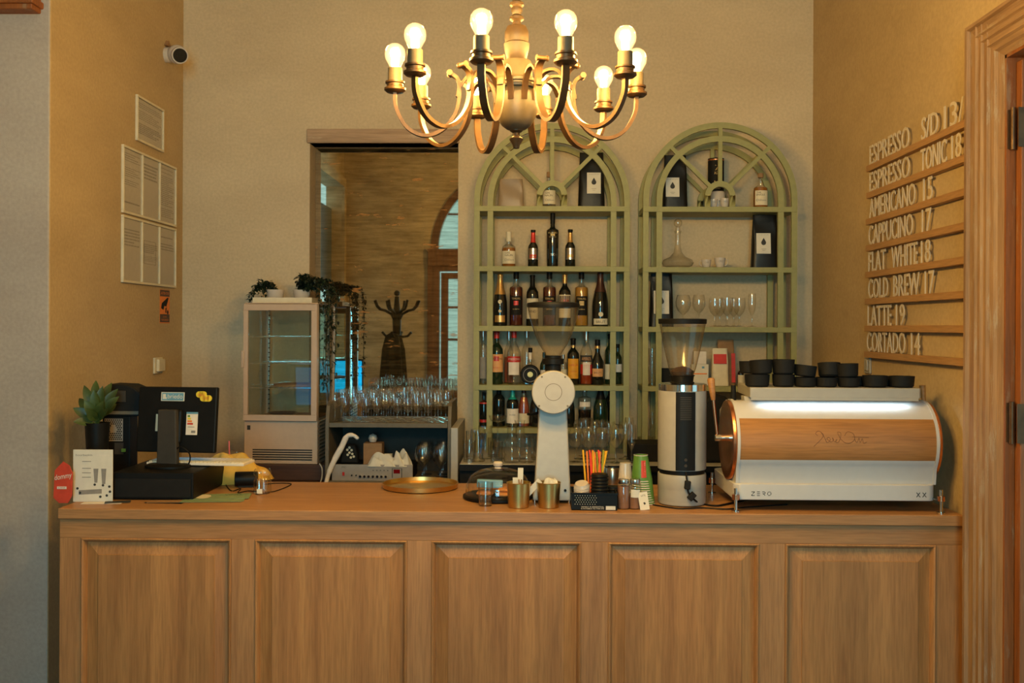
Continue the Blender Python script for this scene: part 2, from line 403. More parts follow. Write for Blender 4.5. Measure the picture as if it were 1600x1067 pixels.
# rear wall (seen in the mirror) with an arched window over a glazed door
AX, AR, AS = -0.33, 1.24, 2.98
poly = [(XLL-0.2, 0), (AX-AR, 0), (AX-AR, AS)]+[(AX-AR*math.cos(a), AS+AR*math.sin(a)) for a in [PI*k/32 for k in range(1, 32)]]+[(AX+AR, AS), (AX+AR, 0), (XR+0.2, 0), (XR+0.2, ZC), (XLL-0.2, ZC)]
struct(MB().prism(poly, YR-0.25, YR).build('wall_rear', MT['rear'], smooth=False))
# arched window
wn = thing('window_1', 'arched window', 'window', (AX, YR-0.02, AS)); del wn['label'], wn['category']; struct(wn)
MB().arc(0, 0, AR-0.07, AR+0.05, 0, PI, -0.10, 0.04).build('frame', MT['winwood'], wn)
m = MB(); m.box(-0.03, 0.03, -0.07, -0.02, 0.02, AR-0.05); m.box(-0.75, -0.71, -0.07, -0.02, 0.02, 0.98); m.box(0.71, 0.75, -0.07, -0.02, 0.02, 0.98); m.box(-AR+.1, AR-.1, -0.07, -0.02, 0.55, 0.58)
m.build('glazing_bar', MT['winwood'], wn, smooth=False)
MB().box(-AR-0.1, AR+0.1, -0.1, 0.09, -0.28, 0.0).build('transom', MT['winwood'], wn, smooth=False, bevel=0.01)
m = MB(); m.prism([(AR*0.95*math.cos(PI*k/24), AR*0.95*math.sin(PI*k/24)) for k in range(25)], -0.05, -0.045); m.build('pane', MT['fglass'], wn, smooth=False)
dr = thing('door_2', 'door', 'door', (AX, YR-0.02, 0)); del dr['label'], dr['category']; struct(dr)
m = MB().box(-AR-0.1, -AR+0.09, -0.1, 0.07, 0, 2.70).box(AR-0.09, AR+0.1, -0.1, 0.07, 0, 2.70).box(-AR+0.09, AR-0.09, -0.1, 0.07, 2.62, 2.70); m.build('frame', MT['winwood'], dr, smooth=False)
for s in (-1, 1):
    m = MB(); c = s*0.57
    for (a, b) in ((-0.56, -0.44), (0.44, 0.56)): m.box(c+a, c+b, -0.07, -0.02, 0, 2.6)
    for (a, b) in ((0, 0.7), (2.50, 2.6), (1.50, 1.54), (2.02, 2.06)): m.box(c-0.44, c+0.44, -0.07, -0.02, a, b)
    m.box(c-0.02, c+0.02, -0.07, -0.02, 0.7, 2.5)
    lf = m.build('door_leaf', MT['winwood'], dr, smooth=False)
    MB().box(c-0.45, c+0.45, -0.05, -0.045, 0.7, 2.5).build('pane', MT['fglass'], lf, smooth=False)
# side doorway: pale casing, dark reveal, half-glazed door
sd = thing('door_3', 'door', 'door', (XLL, (LY0+LY1)/2, 0)); del sd['label'], sd['category']; struct(sd)
hw = (LY1-LY0)/2
MT['bluegrey'] = mat('blue_grey_paint', (0.10, 0.13, 0.17), 0.7)
m = MB().box(0, 0.05, -hw-0.14, -hw, 0, LZ+0.14).box(0, 0.05, hw, hw+0.14, 0, LZ+0.14).box(0, 0.05, -hw, hw, LZ, LZ+0.14); m.build('casing', MT['rear'], sd, smooth=False)
m = MB().box(-0.2, -0.16, -hw, hw, 2.3, LZ-0.35).box(-0.2, -0.16, -hw, -0.05, 0, 0.8).box(-0.2,-0.16,0.05,hw,0,0.8)
for yy in (-hw, -0.06, hw-0.12): m.box(-0.2, -0.16, yy, yy+0.12, 0.8, 2.3)
m.build('door_leaf', MT['bluegrey'], sd, smooth=False)
# camera-side door on the right wall
d1 = thing('door_1', 'door', 'door', (XR, 0, 0)); del d1['label'], d1['category']; struct(d1)
def casing_prof(w_, t0, t1):
    # distance across (0 outer .. w_) and height above the wall
    return [(0, -0.02), (0, t0), (0.018, t0), (0.026, t0-0.012), (0.07, t0-0.014), (0.078, t0-0.006), (0.086, t0-0.014), (0.112, t0-0.016), (0.12, t0-0.008), (0.128, t0-0.017), (0.155, t0-0.019), (0.163, t0-0.011), (0.171, t0-0.021), (w_-0.04, t0-0.024), (w_-0.03, t1+0.01), (w_, t1), (w_, -0.02)]
cw = 0.235; Yo = DY1+cw
pf = casing_prof(cw, 0.052, 0.008)
m = MB().prism([(-h, Yo-a) for a, h in pf], 0, DZ+0.16, 'Z'); m.build('casing', MT['door'], d1, smooth=True, ang=20)
m = MB().prism([(-h, DY0-cw+a) for a, h in pf], 0, DZ+0.16, 'Z'); m.build('casing', MT['door'], d1, smooth=True, ang=20)
k = 0.165/cw
vs = [(-h, DZ+0.165-a*k) for a, h in pf]
m = MB(); n = len(vs)
y0 = [DY0-cw+a for a, h in pf]; y1 = [Yo-a for a, h in pf]
m.add([(vs[i][0]-0.001, y0[i], vs[i][1]) for i in range(n)]+[(vs[i][0]-0.001, y1[i], vs[i][1]) for i in range(n)], [tuple(range(n)), tuple(range(2*n-1, n-1, -1))]+[(i, (i+1) % n, n+(i+1) % n, n+i) for i in range(n)])
m.build('casing', MT['doorh'], d1, ang=20)
m = MB().box(-0.008, 0.25, DY1-0.012, DY1+0.001, 0, DZ).box(-0.008, 0.25, DY0-0.001, DY0+0.012, 0, DZ).box(-0.008, 0.25, DY0, DY1, DZ-0.012, DZ+0.001)
m.build('jamb', MT['leaf_d'], d1, smooth=False)
lf = MB().box(0.022, 0.92, DY1-0.062, DY1-0.022, 0.01, DZ-0.03).build('door_leaf', MT['leaf_d'], d1, smooth=False, bevel=0.004)
for zz in (2.45, 1.40):
    h = MB(); h.cyl(0.009, zz-0.075, zz+0.075, (0.008, DY1-0.030, 0), 12); h.box(-0.004, 0.010, DY1-0.0165, DY1-0.0115, zz-0.07, zz+0.07); h.box(0.010, 0.04, DY1-0.0655, DY1-0.061, zz-0.07, zz+0.07)
    h.build('hinge', MT['brass'], d1)
# wooden cornice end on the left pier
p = At(50, 13, 4.32)
t1 = MB().box(XLL-0.02, p.x, 4.32, 4.41, p.z, p.z+0.30).box(XLL-0.02, p.x+0.012, 4.30, 4.41, p.z+0.02, p.z+0.05).build('trim_1', MT['leaf_d'], smooth=False, bevel=0.006); struct(t1)
# lintel of the mirror recess
a = At(480, 202, YB); b = At(718, 224, YB)
ln = MB().box(a.x, b.x, YB-0.018, YB+0.14, mzt, a.z).build('trim_2', MT['lintel'], smooth=False, bevel=0.006); struct(ln)

# ---- antique mirror in the recess ----
def mirror_mat():
    m, t, out = nt('antique_mirror')
    tc = N(t, 'ShaderNodeTexCoord')
    mp = N(t, 'ShaderNodeMapping'); mp.inputs['Scale'].default_value = (3, 3, 34); t.links.new(tc.outputs['Object'], mp.inputs[0])
    n1 = N(t, 'ShaderNodeTexNoise'); n1.inputs['Scale'].default_value = 2.2; n1.inputs['Detail'].default_value = 8; n1.inputs['Roughness'].default_value = 0.7; t.links.new(mp.outputs[0], n1.inputs[0])
    gl = N(t, 'ShaderNodeBsdfGlossy'); gl.inputs['Roughness'].default_value = 0.015
    r0 = ramp(t, [(0.35, (0.50, 0.46, 0.36)), (0.65, (0.86, 0.80, 0.66))]); t.links.new(n1.outputs['Fac'], r0.inputs[0]); t.links.new(r0.outputs[0], gl.inputs[0])
    df = N(t, 'ShaderNodeBsdfDiffuse'); df.inputs[0].default_value = (0.36, 0.235, 0.095, 1)
    r1 = ramp(t, [(0.38, (0.01,)*3), (0.64, (0.12,)*3)]); t.links.new(n1.outputs['Fac'], r1.inputs[0])
    mx = N(t, 'ShaderNodeMixShader'); t.links.new(r1.outputs[0], mx.inputs[0]); t.links.new(gl.outputs[0], mx.inputs[1]); t.links.new(df.outputs[0], mx.inputs[2])
    mp2 = N(t, 'ShaderNodeMapping'); mp2.inputs['Scale'].default_value = (2.2, 1, 9); t.links.new(tc.outputs['Object'], mp2.inputs[0])
    n2 = N(t, 'ShaderNodeTexNoise'); n2.inputs['Scale'].default_value = 2.4; n2.inputs['Detail'].default_value = 5; n2.inputs['Roughness'].default_value = 0.62; t.links.new(mp2.outputs[0], n2.inputs[0])
    r2 = ramp(t, [(0.595, (0,)*3), (0.66, (0.65,)*3)]); t.links.new(n2.outputs['Fac'], r2.inputs[0])
    ru = N(t, 'ShaderNodeBsdfDiffuse'); ru.inputs[0].default_value = (0.50, 0.22, 0.07, 1)
    m2 = N(t, 'ShaderNodeMixShader'); t.links.new(r2.outputs[0], m2.inputs[0]); t.links.new(mx.outputs[0], m2.inputs[1]); t.links.new(ru.outputs[0], m2.inputs[2])
    t.links.new(m2.outputs[0], out.inputs[0]); return m
mo = MB().box(mx0+0.001, mx1-0.001, YM, YM+0.018, mzb+0.001, mzt-0.001)
mo = mo.build('wall_mirror', mirror_mat(), smooth=False); tag(mo, 'tall tarnished antique mirror set in the wall recess under a weathered lintel', 'mirror')

# ---- coat stand seen in the mirror ----
cs = thing('coat_stand', 'dark wooden coat stand with curved hooks and a hanging coat, reflected in the tarnished mirror', 'coat stand', (-1.66, 0.25, 0))
m = MB(); m.tube([(0,0,0.05), (0,0,1.0), (0,0,1.5), (0,0,1.8), (0,0,2.10)], [0.04, 0.04, 0.045, 0.055, 0.026], 16); m.sphere(0.036, (0,0,2.14)); m.build('pole', MT['blackm'], cs)
for k in range(8):
    a = 2*PI*k/8+0.2; c, s = math.cos(a), math.sin(a)
    m = MB(); m.tube([(c*r, s*r, z) for r, z in ((0.02,1.78),(0.07,1.88),(0.15,1.925),(0.22,1.94),(0.26,1.98),(0.29,2.05))], 0.016); m.build('hook', MT['blackm'], cs)
for k in range(4):
    a = 2*PI*k/4+0.2; c, s = math.cos(a), math.sin(a)
    m = MB(); m.tube([(c*r, s*r, z) for r, z in ((0.02,1.62),(0.08,1.60),(0.14,1.61),(0.19,1.66))], 0.015); m.build('hook', MT['blackm'], cs)
    m = MB(); m.tube([(c*r, s*r, z) for r, z in ((0.02,0.35),(0.12,0.33),(0.22,0.2),(0.30,0.02))], 0.018); m.build('leg', MT['darkwood'], cs)
coat = MB(); pr = [(0.02,1.66),(0.09,1.62),(0.13,1.45),(0.15,1.2),(0.18,0.8),(0.17,0.62),(0.01,0.6)]
coat.lathe(pr, (0,0,0), 32, ripple=0.12, nr=7, sy=0.8); co = coat.build('coat', MT['blackm'], loc=(-1.66-0.04, 0.25+0.02, 0)); tag(co, 'dark coat hanging from the coat stand reflected in the mirror', 'coat')

# =============== BAR COUNTER ===============
FY = 3.95
cx0 = At(90, 790, FY).x
bc = thing('bar_counter', 'long oak bar counter with five raised panels along its front', 'bar counter', ((cx0+XR)/2, FY, 0))
ox = bc.location.x
def L(x): return x-ox
m = MB().box(L(cx0), L(XR-0.002), 0, 0.72, 0.957, 1.0); m.build('worktop', MT['oakh'], bc, smooth=False, bevel=0.004)
bx0 = At(93, 900, FY+0.015).x
fy = 0.015
m = MB().box(L(bx0), L(XR-0.003), fy+0.02, fy+0.04, 0.0, 0.957).box(L(bx0), L(bx0)+0.02, fy+0.02, 0.70, 0.0, 0.957).box(L(XR-0.02), L(XR-0.003), fy+0.02, 0.70, 0, 0.957)
m.build('carcass', MT['oakf'], bc, smooth=False)
zt = At(800, 846, FY+fy).z; zb = 0.13
m = MB().box(L(bx0), L(XR-0.003), fy, fy+0.02, zt, 0.957); m.build('rail', MT['oakh'], bc, smooth=False, bevel=0.0015)
m = MB().box(L(bx0), L(XR-0.003), fy, fy+0.02, 0.0, zb); m.build('rail', MT['oakh'], bc, smooth=False, bevel=0.0015)
pan = [(127, 361), (398.5, 636), (674, 908), (950, 1186), (1227, 1462)]
xs = [(At(a, 900, FY+fy).x, At(b, 900, FY+fy).x) for a, b in pan]
edges = [bx0]+[v for p_ in xs for v in p_]+[XR-0.003]
for i in range(0, len(edges), 2):
    m = MB().box(L(edges[i]), L(edges[i+1]), fy, fy+0.02, zb, zt); m.build('stile', MT['oakf'], bc, smooth=False, bevel=0.0015)
def ringframe(mb, x0, x1, z0, z1, prof):
    """mitred profile around a rectangle: prof = [(inset, y)]"""
    vs = []; fs = []; n = len(prof)
    for (i, y) in prof:
        vs += [(x0+i, y, z0+i), (x1-i, y, z0+i), (x1-i, y, z1-i), (x0+i, y, z1-i)]
    for k in range(n-1):
        for q in range(4):
            q2 = (q+1) % 4; fs.append((k*4+q, k*4+q2, k*4+4+q2, k*4+4+q))
    mb.add(vs, fs); return mb
for (a, b) in xs:
    m = MB(); ringframe(m, L(a), L(b), zb, zt, [(0, fy+0.02), (0, fy-0.004), (0.004, fy-0.007), (0.009, fy-0.004), (0.014, fy+0.004), (0.018, fy+0.018), (0.018, fy+0.0195)])
    m.build('moulding', MT['oakf'], bc, ang=25)
    m = MB(); ringframe(m, L(a), L(b), zb, zt, [(0.017, fy+0.017), (0.020, fy+0.017), (0.066, fy+0.004), (0.068, fy+0.001)])
    i = 0.068; m.add([(L(a)+i, fy+0.001, zb+i), (L(b)-i, fy+0.001, zb+i), (L(b)-i, fy+0.001, zt-i), (L(a)+i, fy+0.001, zt-i)], [(0,1,2,3)])
    m.build('panel', MT['oakv'], bc, smooth=False)

# =============== BACK WORKTOPS ===============
bl0 = XL+0.002; bl1 = At(712, 750, 5.35).x
t = thing('back_cabinet', 'low back cabinet along the left of the rear wall, under the display fridge', 'cabinet', ((bl0+bl1)/2, 5.35, 0)); ox2 = t.location.x
MB().box(bl0-ox2, bl1-ox2, 0.03, YB-5.35-0.003, 0, 0.82).build('carcass', MT['blackm'], t, smooth=False)
MB().box(bl0-ox2, bl1-ox2, 0, YB-5.35-0.002, 0.82, 0.86).build('worktop', MT['darkwood'], t, smooth=False, bevel=0.003)
br0 = At(718, 730, 5.30).x; br1 = XR-0.002
t = thing('back_counter', 'back counter with pale top and black front below the arched shelves', 'counter', ((br0+br1)/2, 5.30, 0)); ox3 = t.location.x
MB().box(br0-ox3, br1-ox3, 0.03, YB-5.30-0.003, 0, 0.965).build('carcass', MT['black'], t, smooth=False)
MB().box(br0-ox3, br1-ox3, 0.012, YB-5.30-0.002, 0.967, 1.0).build('worktop', MT['stonew'], t, smooth=False, bevel=0.002)
MB().box(br0-ox3, br1-ox3, 0, 0.011, 0.965, 0.998).build('edge_strip', MT['black'], t, smooth=False)
a = At(704, 669, 5.36); b = At(716, 758, 5.36)
o = MB().box(a.x, b.x-0.004, 5.38, 5.95, 0.861, a.z).build('white_board', MT['white'], smooth=False, bevel=0.003); tag(o, 'narrow cream panel between the grey glass cabinet and the arched shelves', 'board')

# =============== ARCHED SHELF UNITS ===============
def shelf_unit(cxp, x0p, x1p, topy, brd, Y, label, ypost):
    """everything measured on the front plane Y"""
    s = S(Y); c = At(cxp, 400, Y); zf = 1.0
    u = thing('arched_shelf', label, 'shelf', (c.x, Y, zf))
    X = lambda px: At(px, 400, Y).x-c.x
    Z = lambda py: At(cxp, py, Y).z-zf
    x0, x1 = X(x0p), X(x1p); Ro = (x1-x0)/2; xm = (x0+x1)/2
    zt_ = [Z(b_) for b_ in brd]; th = 0.030
    z0 = zt_[0]-th; d = 0.27; pw = 0.031
    gi = 0.078                      # outer edge to inner ring
    rh = Z(topy)-zt_[0]             # rise of the arch above the first board
    st = rh-Ro                      # straight piece before the arch
    for (ya, yb, nm) in ((0, 0.022, 'front_frame'), (d-0.022, d, 'back_frame')):
        m = MB(); zc = zt_[0]+st
        m.arc(xm, zc, Ro-0.034, Ro, 0, PI, ya, yb, 48)
        m.arc(xm, zc, Ro-gi-0.034, Ro-gi, 0, PI, ya, yb, 48)
        for sgn in (-1, 1):
            for off in (0, gi):
                m.box(xm+sgn*(Ro-off), xm+sgn*(Ro-off-0.033), ya, yb, 0, zc)
        # hub arch and spokes
        rhub = 0.088; hz = zt_[0]+0.062
        m.arc(xm, hz, rhub-0.033, rhub, 0, PI, ya, yb, 24)
        for sgn in (-1, 1): m.box(xm+sgn*rhub, xm+sgn*(rhub-0.033), ya, yb, zt_[0]-0.002, hz)
        for ang in (PI/4, PI/2, 3*PI/4):
            dz_ = zc-hz; L_ = dz_*math.sin(ang)+math.sqrt(max(0, Ro**2-(dz_*math.cos(ang))**2))-0.018
            k = len(m.v); m.box(rhub-0.01, L_, ya+0.001, yb-0.001, -0.0115, 0.0115)
            m.xf(Matrix.Translation((xm, 0, hz)) @ Matrix.Rotation(-ang, 4, 'Y'), k)
        m.build(nm, MT['green'], u, smooth=True, ang=30)
    for i, zz in enumerate(zt_):
        m = MB().box(xm-Ro+0.002, xm+Ro-0.002, -0.003, d+0.003, zz-th, zz); m.build('shelf_board', MT['green'], u, smooth=False, bevel=0.001)
    return u, [z_+zf for z_ in zt_]
YS = 5.79
uL, zL = shelf_unit(861.8, 740.5, 984, 192, [322, 416, 509.5, 602, 669], YS, 'left sage green arched window-shaped shelf unit full of bottles', 705)
uR, zR = shelf_unit(1125.3, 1004.5, 1245.7, 191, [323, 417.5, 511, 604, 690], YS, 'right sage green arched window-shaped shelf unit with decanter, glasses and bags', 705)

# =============== CHANDELIER ===============
def filament_mat():
    return emis('glowing_filament', (1.0, 0.72, 0.34), 60)
def bulb_mat():
    m, t, out = nt('lit_bulb_glass')
    lw = N(t, 'ShaderNodeLayerWeight'); lw.inputs['Blend'].default_value = 0.5
    inv = N(t, 'ShaderNodeMath', operation='SUBTRACT'); inv.inputs[0].default_value = 1.0; t.links.new(lw.outputs['Facing'], inv.inputs[1])
    pw = N(t, 'ShaderNodeMath', operation='POWER'); pw.inputs[1].default_value = 1.2; t.links.new(inv.outputs[0], pw.inputs[0])
    e = N(t, 'ShaderNodeEmission'); e.inputs[0].default_value = (1.0, 0.66, 0.27, 1)
    ms = N(t, 'ShaderNodeMath', operation='MULTIPLY_ADD'); ms.inputs[1].default_value = 1.1; ms.inputs[2].default_value = 0.30; t.links.new(pw.outputs[0], ms.inputs[0]); t.links.new(ms.outputs[0], e.inputs[1])
    tr = N(t, 'ShaderNodeBsdfTransparent'); gl = N(t, 'ShaderNodeBsdfGlossy'); gl.inputs['Roughness'].default_value = 0.03
    mx = N(t, 'ShaderNodeMixShader'); mx.inputs[0].default_value = 0.08; t.links.new(tr.outputs[0], mx.inputs[1]); t.links.new(gl.outputs[0], mx.inputs[2])
    ad = N(t, 'ShaderNodeAddShader'); t.links.new(mx.outputs[0], ad.inputs[0]); t.links.new(e.outputs[0], ad.inputs[1]); t.links.new(ad.outputs[0], out.inputs[0])
    return m
MT['fil'] = filament_mat(); MT['bulb'] = bulb_mat()
HX, HY, HZ = -0.046, 2.90, 2.415      # centre, z of the socket bottoms
RC = 0.352
ch = thing('chandelier', 'ten-arm turned wood and brass chandelier with lit clear bulbs hanging over the bar', 'chandelier', (HX, HY, HZ))
# central body (z relative to the socket bottoms); pixel heights measured at depth HY
def hz(py): return At(808, py, HY).z-HZ
def hr(wpx): return wpx/2*S(HY)
m = MB(); m.lathe([(0.0005, hz(233)), (hr(9), hz(232)), (hr(12), hz(226)), (hr(20), hz(220)), (hr(22), hz(217)), (hr(12), hz(213)), (hr(11), hz(208)), (hr(20), hz(205)), (hr(21), hz(203))], seg=40)
m.build('finial', MT['brass'], ch)
m = MB(); m.lathe([(hr(12), hz(205)), (hr(30), hz(202)), (hr(46), hz(196)), (hr(58), hz(186)), (hr(64), hz(175)), (hr(67), hz(162)), (hr(66), hz(150)), (hr(64), hz(144)), (hr(60), hz(141)), (hr(60), hz(138))], seg=48)
m.build('bowl', MT['brassg'], ch)
m = MB(); m.lathe([(hr(60), hz(141)), (hr(67), hz(140)), (hr(68), hz(137)), (hr(60), hz(135)), (hr(60), hz(132)), (hr(66), hz(131)), (hr(66), hz(127)), (hr(56), hz(125)), (hr(50), hz(120)), (hr(48), hz(100)), (hr(44), hz(96)), (hr(20), hz(95))], seg=48)
m.build('collar', MT['brassg'], ch)
m = MB(); m.lathe([(hr(24), hz(97)), (hr(30), hz(94)), (hr(38), hz(78)), (hr(40), hz(69)), (hr(36), hz(67)), (hr(36), hz(65)), (hr(38), hz(60)), (hr(37), hz(50)), (hr(30), hz(42)), (hr(14), hz(39)), (hr(13), hz(34)), (hr(22), hz(31)), (hr(22), hz(27)), (hr(12), hz(23)), (hr(18), hz(17)), (hr(16), hz(12)), (hr(22), hz(9)), (hr(22), hz(5)), (hr(13), hz(2)), (hr(17), hz(-8)), (hr(21), hz(-20)), (hr(12), hz(-34)), (hr(20), hz(-40)), (hr(12), hz(-46)), (hr(16), hz(-70)), (hr(8), hz(-80))], seg=40)
m.build('turned_stem', MT['brassw'], ch)
m = MB(); m.tube([(0,0,hz(-78)), (0,0,ZC-HZ-0.06)], 0.008); m.build('rod', MT['brass'], ch)
m = MB(); m.lathe([(0.001, ZC-HZ-0.10), (0.02, ZC-HZ-0.10), (0.06, ZC-HZ-0.03), (0.07, ZC-HZ-0.001), (0.001, ZC-HZ-0.001)]); m.build('ceiling_rose', MT['brass'], ch)
def spline(pts, n=6):
    out = []
    P = [pts[0]]+list(pts)+[pts[-1]]
    for i in range(1, len(P)-2):
        for k in range(n):
            t = k/n; a, b, c, d = P[i-1], P[i], P[i+1], P[i+2]
            out.append(tuple(0.5*((2*b[j])+(-a[j]+c[j])*t+(2*a[j]-5*b[j]+4*c[j]-d[j])*t*t+(-a[j]+3*b[j]-3*c[j]+d[j])*t**3) for j in range(len(b))))
    out.append(tuple(pts[-1])); return out
for k in range(10):
    a = rad(4+36*k); c, s = math.cos(a), math.sin(a)
    tz = random.uniform(-0.004, 0.004)
    tang = Vector((-s, c, 0))
    U = spline([(RC, 0.0), (RC-0.004, -0.05), (RC-0.035, -0.105), (RC-0.085, -0.128), (RC-0.135, -0.112), (RC-0.174, -0.065), (RC-0.186, -0.010), (RC-0.182, 0.035), (RC-0.160, 0.052)])
    V = spline([(0.060, -0.030), (0.072, 0.018), (0.100, 0.048), (0.140, 0.045), (0.165, 0.012), (RC-0.180, -0.015)])
    W = spline([(0.055, -0.055), (0.080, -0.085), (0.120, -0.105), (0.165, -0.095), (RC-0.150, -0.100)])
    m = MB()
    m.tube([(c*r, s*r, z+tz) for r, z in U], 1, flat=(0.020, 0.010), up=tang)
    m.tube([(c*r, s*r, z+tz) for r, z in V], 1, flat=(0.017, 0.008), up=tang)
    arm = m.build('arm', MT['brass'], ch, ang=50)
    m = MB(); e = Vector((c*(RC-0.158), s*(RC-0.158), 0.053+tz)); m.tube([e-tang*0.014, e+tang*0.014], 0.0065); m.tube([e-tang*0.017, e-tang*0.013], 0.0085); m.tube([e+tang*0.013, e+tang*0.017], 0.0085)
    m.build('scroll_end', MT['brass'], arm)
    b = Vector((c*RC, s*RC, tz))
    m = MB(); m.lathe([(0.004, -0.006), (0.024, -0.004), (0.031, 0.002), (0.031, 0.008), (0.024, 0.011), (0.024, 0.020), (0.028, 0.022), (0.028, 0.027), (0.004, 0.028)], b, 28); m.build('socket', MT['brass'], ch)
    m = MB(); m.lathe([(0.021, 0.024), (0.0205, 0.066), (0.012, 0.067)], b, 24); m.build('sleeve', MT['candle'], ch)
    bl = MB(); bl.lathe([(0.0135, 0.064), (0.016, 0.071), (0.022, 0.082), (0.0285, 0.094), (0.0302, 0.106), (0.0285, 0.119), (0.0215, 0.130), (0.011, 0.1365), (0.0003, 0.138)], b, 28)
    bo = bl.build('bulb', MT['bulb'], ch)
    f = MB()
    for q in range(4):
        qa = PI/2*q+0.4; f.tube([(b.x+0.009*math.cos(qa), b.y+0.009*math.sin(qa), b.z+0.076), (b.x+0.007*math.cos(qa), b.y+0.007*math.sin(qa), b.z+0.122)], 0.0028, 6)
    f.build('filament', MT['fil'], bo)
    l = bpy.data.lights.new('bulb_light', 'POINT'); l.energy = BULB_POWER; l.color = BULB_COL; l.shadow_soft_size = 0.02
    lo = bpy.data.objects.new('bulb_light', l); lo.location = b+Vector((0, 0, 0.102)); lo.parent = ch; sc.collection.objects.link(lo)

# added unseen globe giving warm fill light from behind the guests' side
gp = thing('fill_globe', 'added unseen warm fill-light globe hanging over the guest area near the arched window', 'pendant lamp', (0.35, -1.8, 3.0))
MB().sphere(0.16, (0, 0, 0), 32).build('globe', MT['bulb'], gp)
MB().tube([(0, 0, 0.17), (0, 0, ZC-3.0-0.03)], 0.005).build('cord', MT['black'], gp)
MB().cyl(0.05, 0.15, 0.20).build('cap', MT['brass'], gp); MB().cyl(0.05, ZC-3.0-0.03, ZC-3.0-0.001).build('ceiling_rose', MT['brass'], gp)
l = bpy.data.lights.new('fill_globe_light', 'POINT'); l.energy = 150; l.color = BULB_COL; l.shadow_soft_size = 0.15
lo = bpy.data.objects.new('fill_globe_light', l); lo.parent = gp; sc.collection.objects.link(lo)

# =============== LEFT WALL ===============
def wall_quad(pxl, pxr, pyt, pyb, X):
    """Y range from two x pixels, z range measured on the left edge"""
    a = Wx(pxl, pyt, X); b = Wx(pxl, pyb, X); c = Wx(pxr, 400, X)
    return a.y, c.y, b.z, a.z
def lines_on_left(mb, y0, y1, z0, z1, rows, x=0.0006, h=0.35, seed=1, skip=()):
    rn = random.Random(seed); dz = (z1-z0)/rows
    for i in range(rows):
        if i in skip: continue
        z = z1-(i+0.5)*dz; e = y1-(y1-y0)*rn.choice((0, 0, 0.08, 0.35, 0.2)); y = y0
        while y < e-0.004:
            wl = rn.uniform(0.012, 0.035); mb.box(0, x, y, min(y+wl, e), z-dz*h/2, z+dz*h/2); y += wl+0.005
def paper_frame(label, cells, pxl, pxr, pyt, pyb, name='notice_frame', seed=1, styles=None):
    y0, y1, z0, z1 = wall_quad(pxl, pxr, pyt, pyb, XL)
    yc, zc = (y0+y1)/2, z0
    u = thing(name, label, 'notice frame', (XL, yc, zc)); Wd = y1-y0; H = z1-z0; fw = 0.013
    m = MB(); m.box(0.001, 0.016, -Wd/2, Wd/2, 0, fw).box(0.001, 0.016, -Wd/2, Wd/2, H-fw, H)
    cwid = (Wd-fw)/cells
    for k in range(cells+1): m.box(0.001, 0.016, -Wd/2+k*cwid, -Wd/2+k*cwid+fw, fw, H-fw)
    m.build('frame', MT['cream'], u, smooth=False, bevel=0.002)
    for k in range(cells):
        a = -Wd/2+k*cwid+fw; b = a+cwid-fw
        ph = MB().box(0.001, 0.004, a, b, fw, H-fw).build('paper', MT['paperg'], u, smooth=False)
        q = MB(); st = styles[k]
        h = H-2*fw; mg = 0.012
        for (t0, t1, rows, hh, sk) in st:
            lines_on_left(q, a+mg, b-mg, fw+h*t0, fw+h*t1, rows, 0.0047, hh, seed*7+k, sk)
        q.build('printed_text', MT['inkg'], ph, smooth=False)
        MB().box(0.0075, 0.0085, a, b, fw, H-fw).build('glass', MT['glass'], u, smooth=False)
    return u
paper_frame('small white-framed notice, topmost on the ochre wall', 1, 211, 252, 147, 219, seed=1, styles=[[(0.5, 0.92, 9, 0.35, (3,)), (0.15, 0.42, 6, 0.6, ())]])
paper_frame('upper white triple frame of printed notices on the ochre wall', 3, 189, 272, 225, 332, seed=2, styles=[[(0.80, 0.95, 4, 0.3, ()), (0.42, 0.72, 9, 0.3, (5,)), (0.12, 0.18, 1, 0.4, ())], [(0.62, 0.90, 5, 0.5, ())], [(0.08, 0.95, 26, 0.35, (1, 3, 20))]])
u3 = paper_frame('lower white triple frame of notices with a boxed card in its middle pane', 3, 188.5, 272, 335, 441, seed=3, styles=[[(0.55, 0.85, 6, 0.4, ())], [(0.50, 0.66, 5, 0.5, ()), (0.36, 0.46, 4, 0.3, ())], [(0.82, 0.86, 1, 0.5, ()), (0.60, 0.74, 3, 0.4, ())]])
# boxed card outline in the middle pane
y0, y1, z0, z1 = wall_quad(188.5, 272, 335, 441, XL); Wd = y1-y0; H = z1-z0; q = MB(); cwid = (Wd-0.013)/3
a = -Wd/2+cwid+0.013+0.035; b = -Wd/2+2*cwid-0.035
for (u0, u1, v0, v1) in ((a, b, 0.33, 0.335), (a, b, 0.69, 0.695), (a, a+0.004, 0.33, 0.695), (b-0.004, b, 0.33, 0.695)): q.box(0.004, 0.0048, u0, u1, H*v0, H*v1)
q.build('card_outline', MT['ink'], u3, smooth=False)
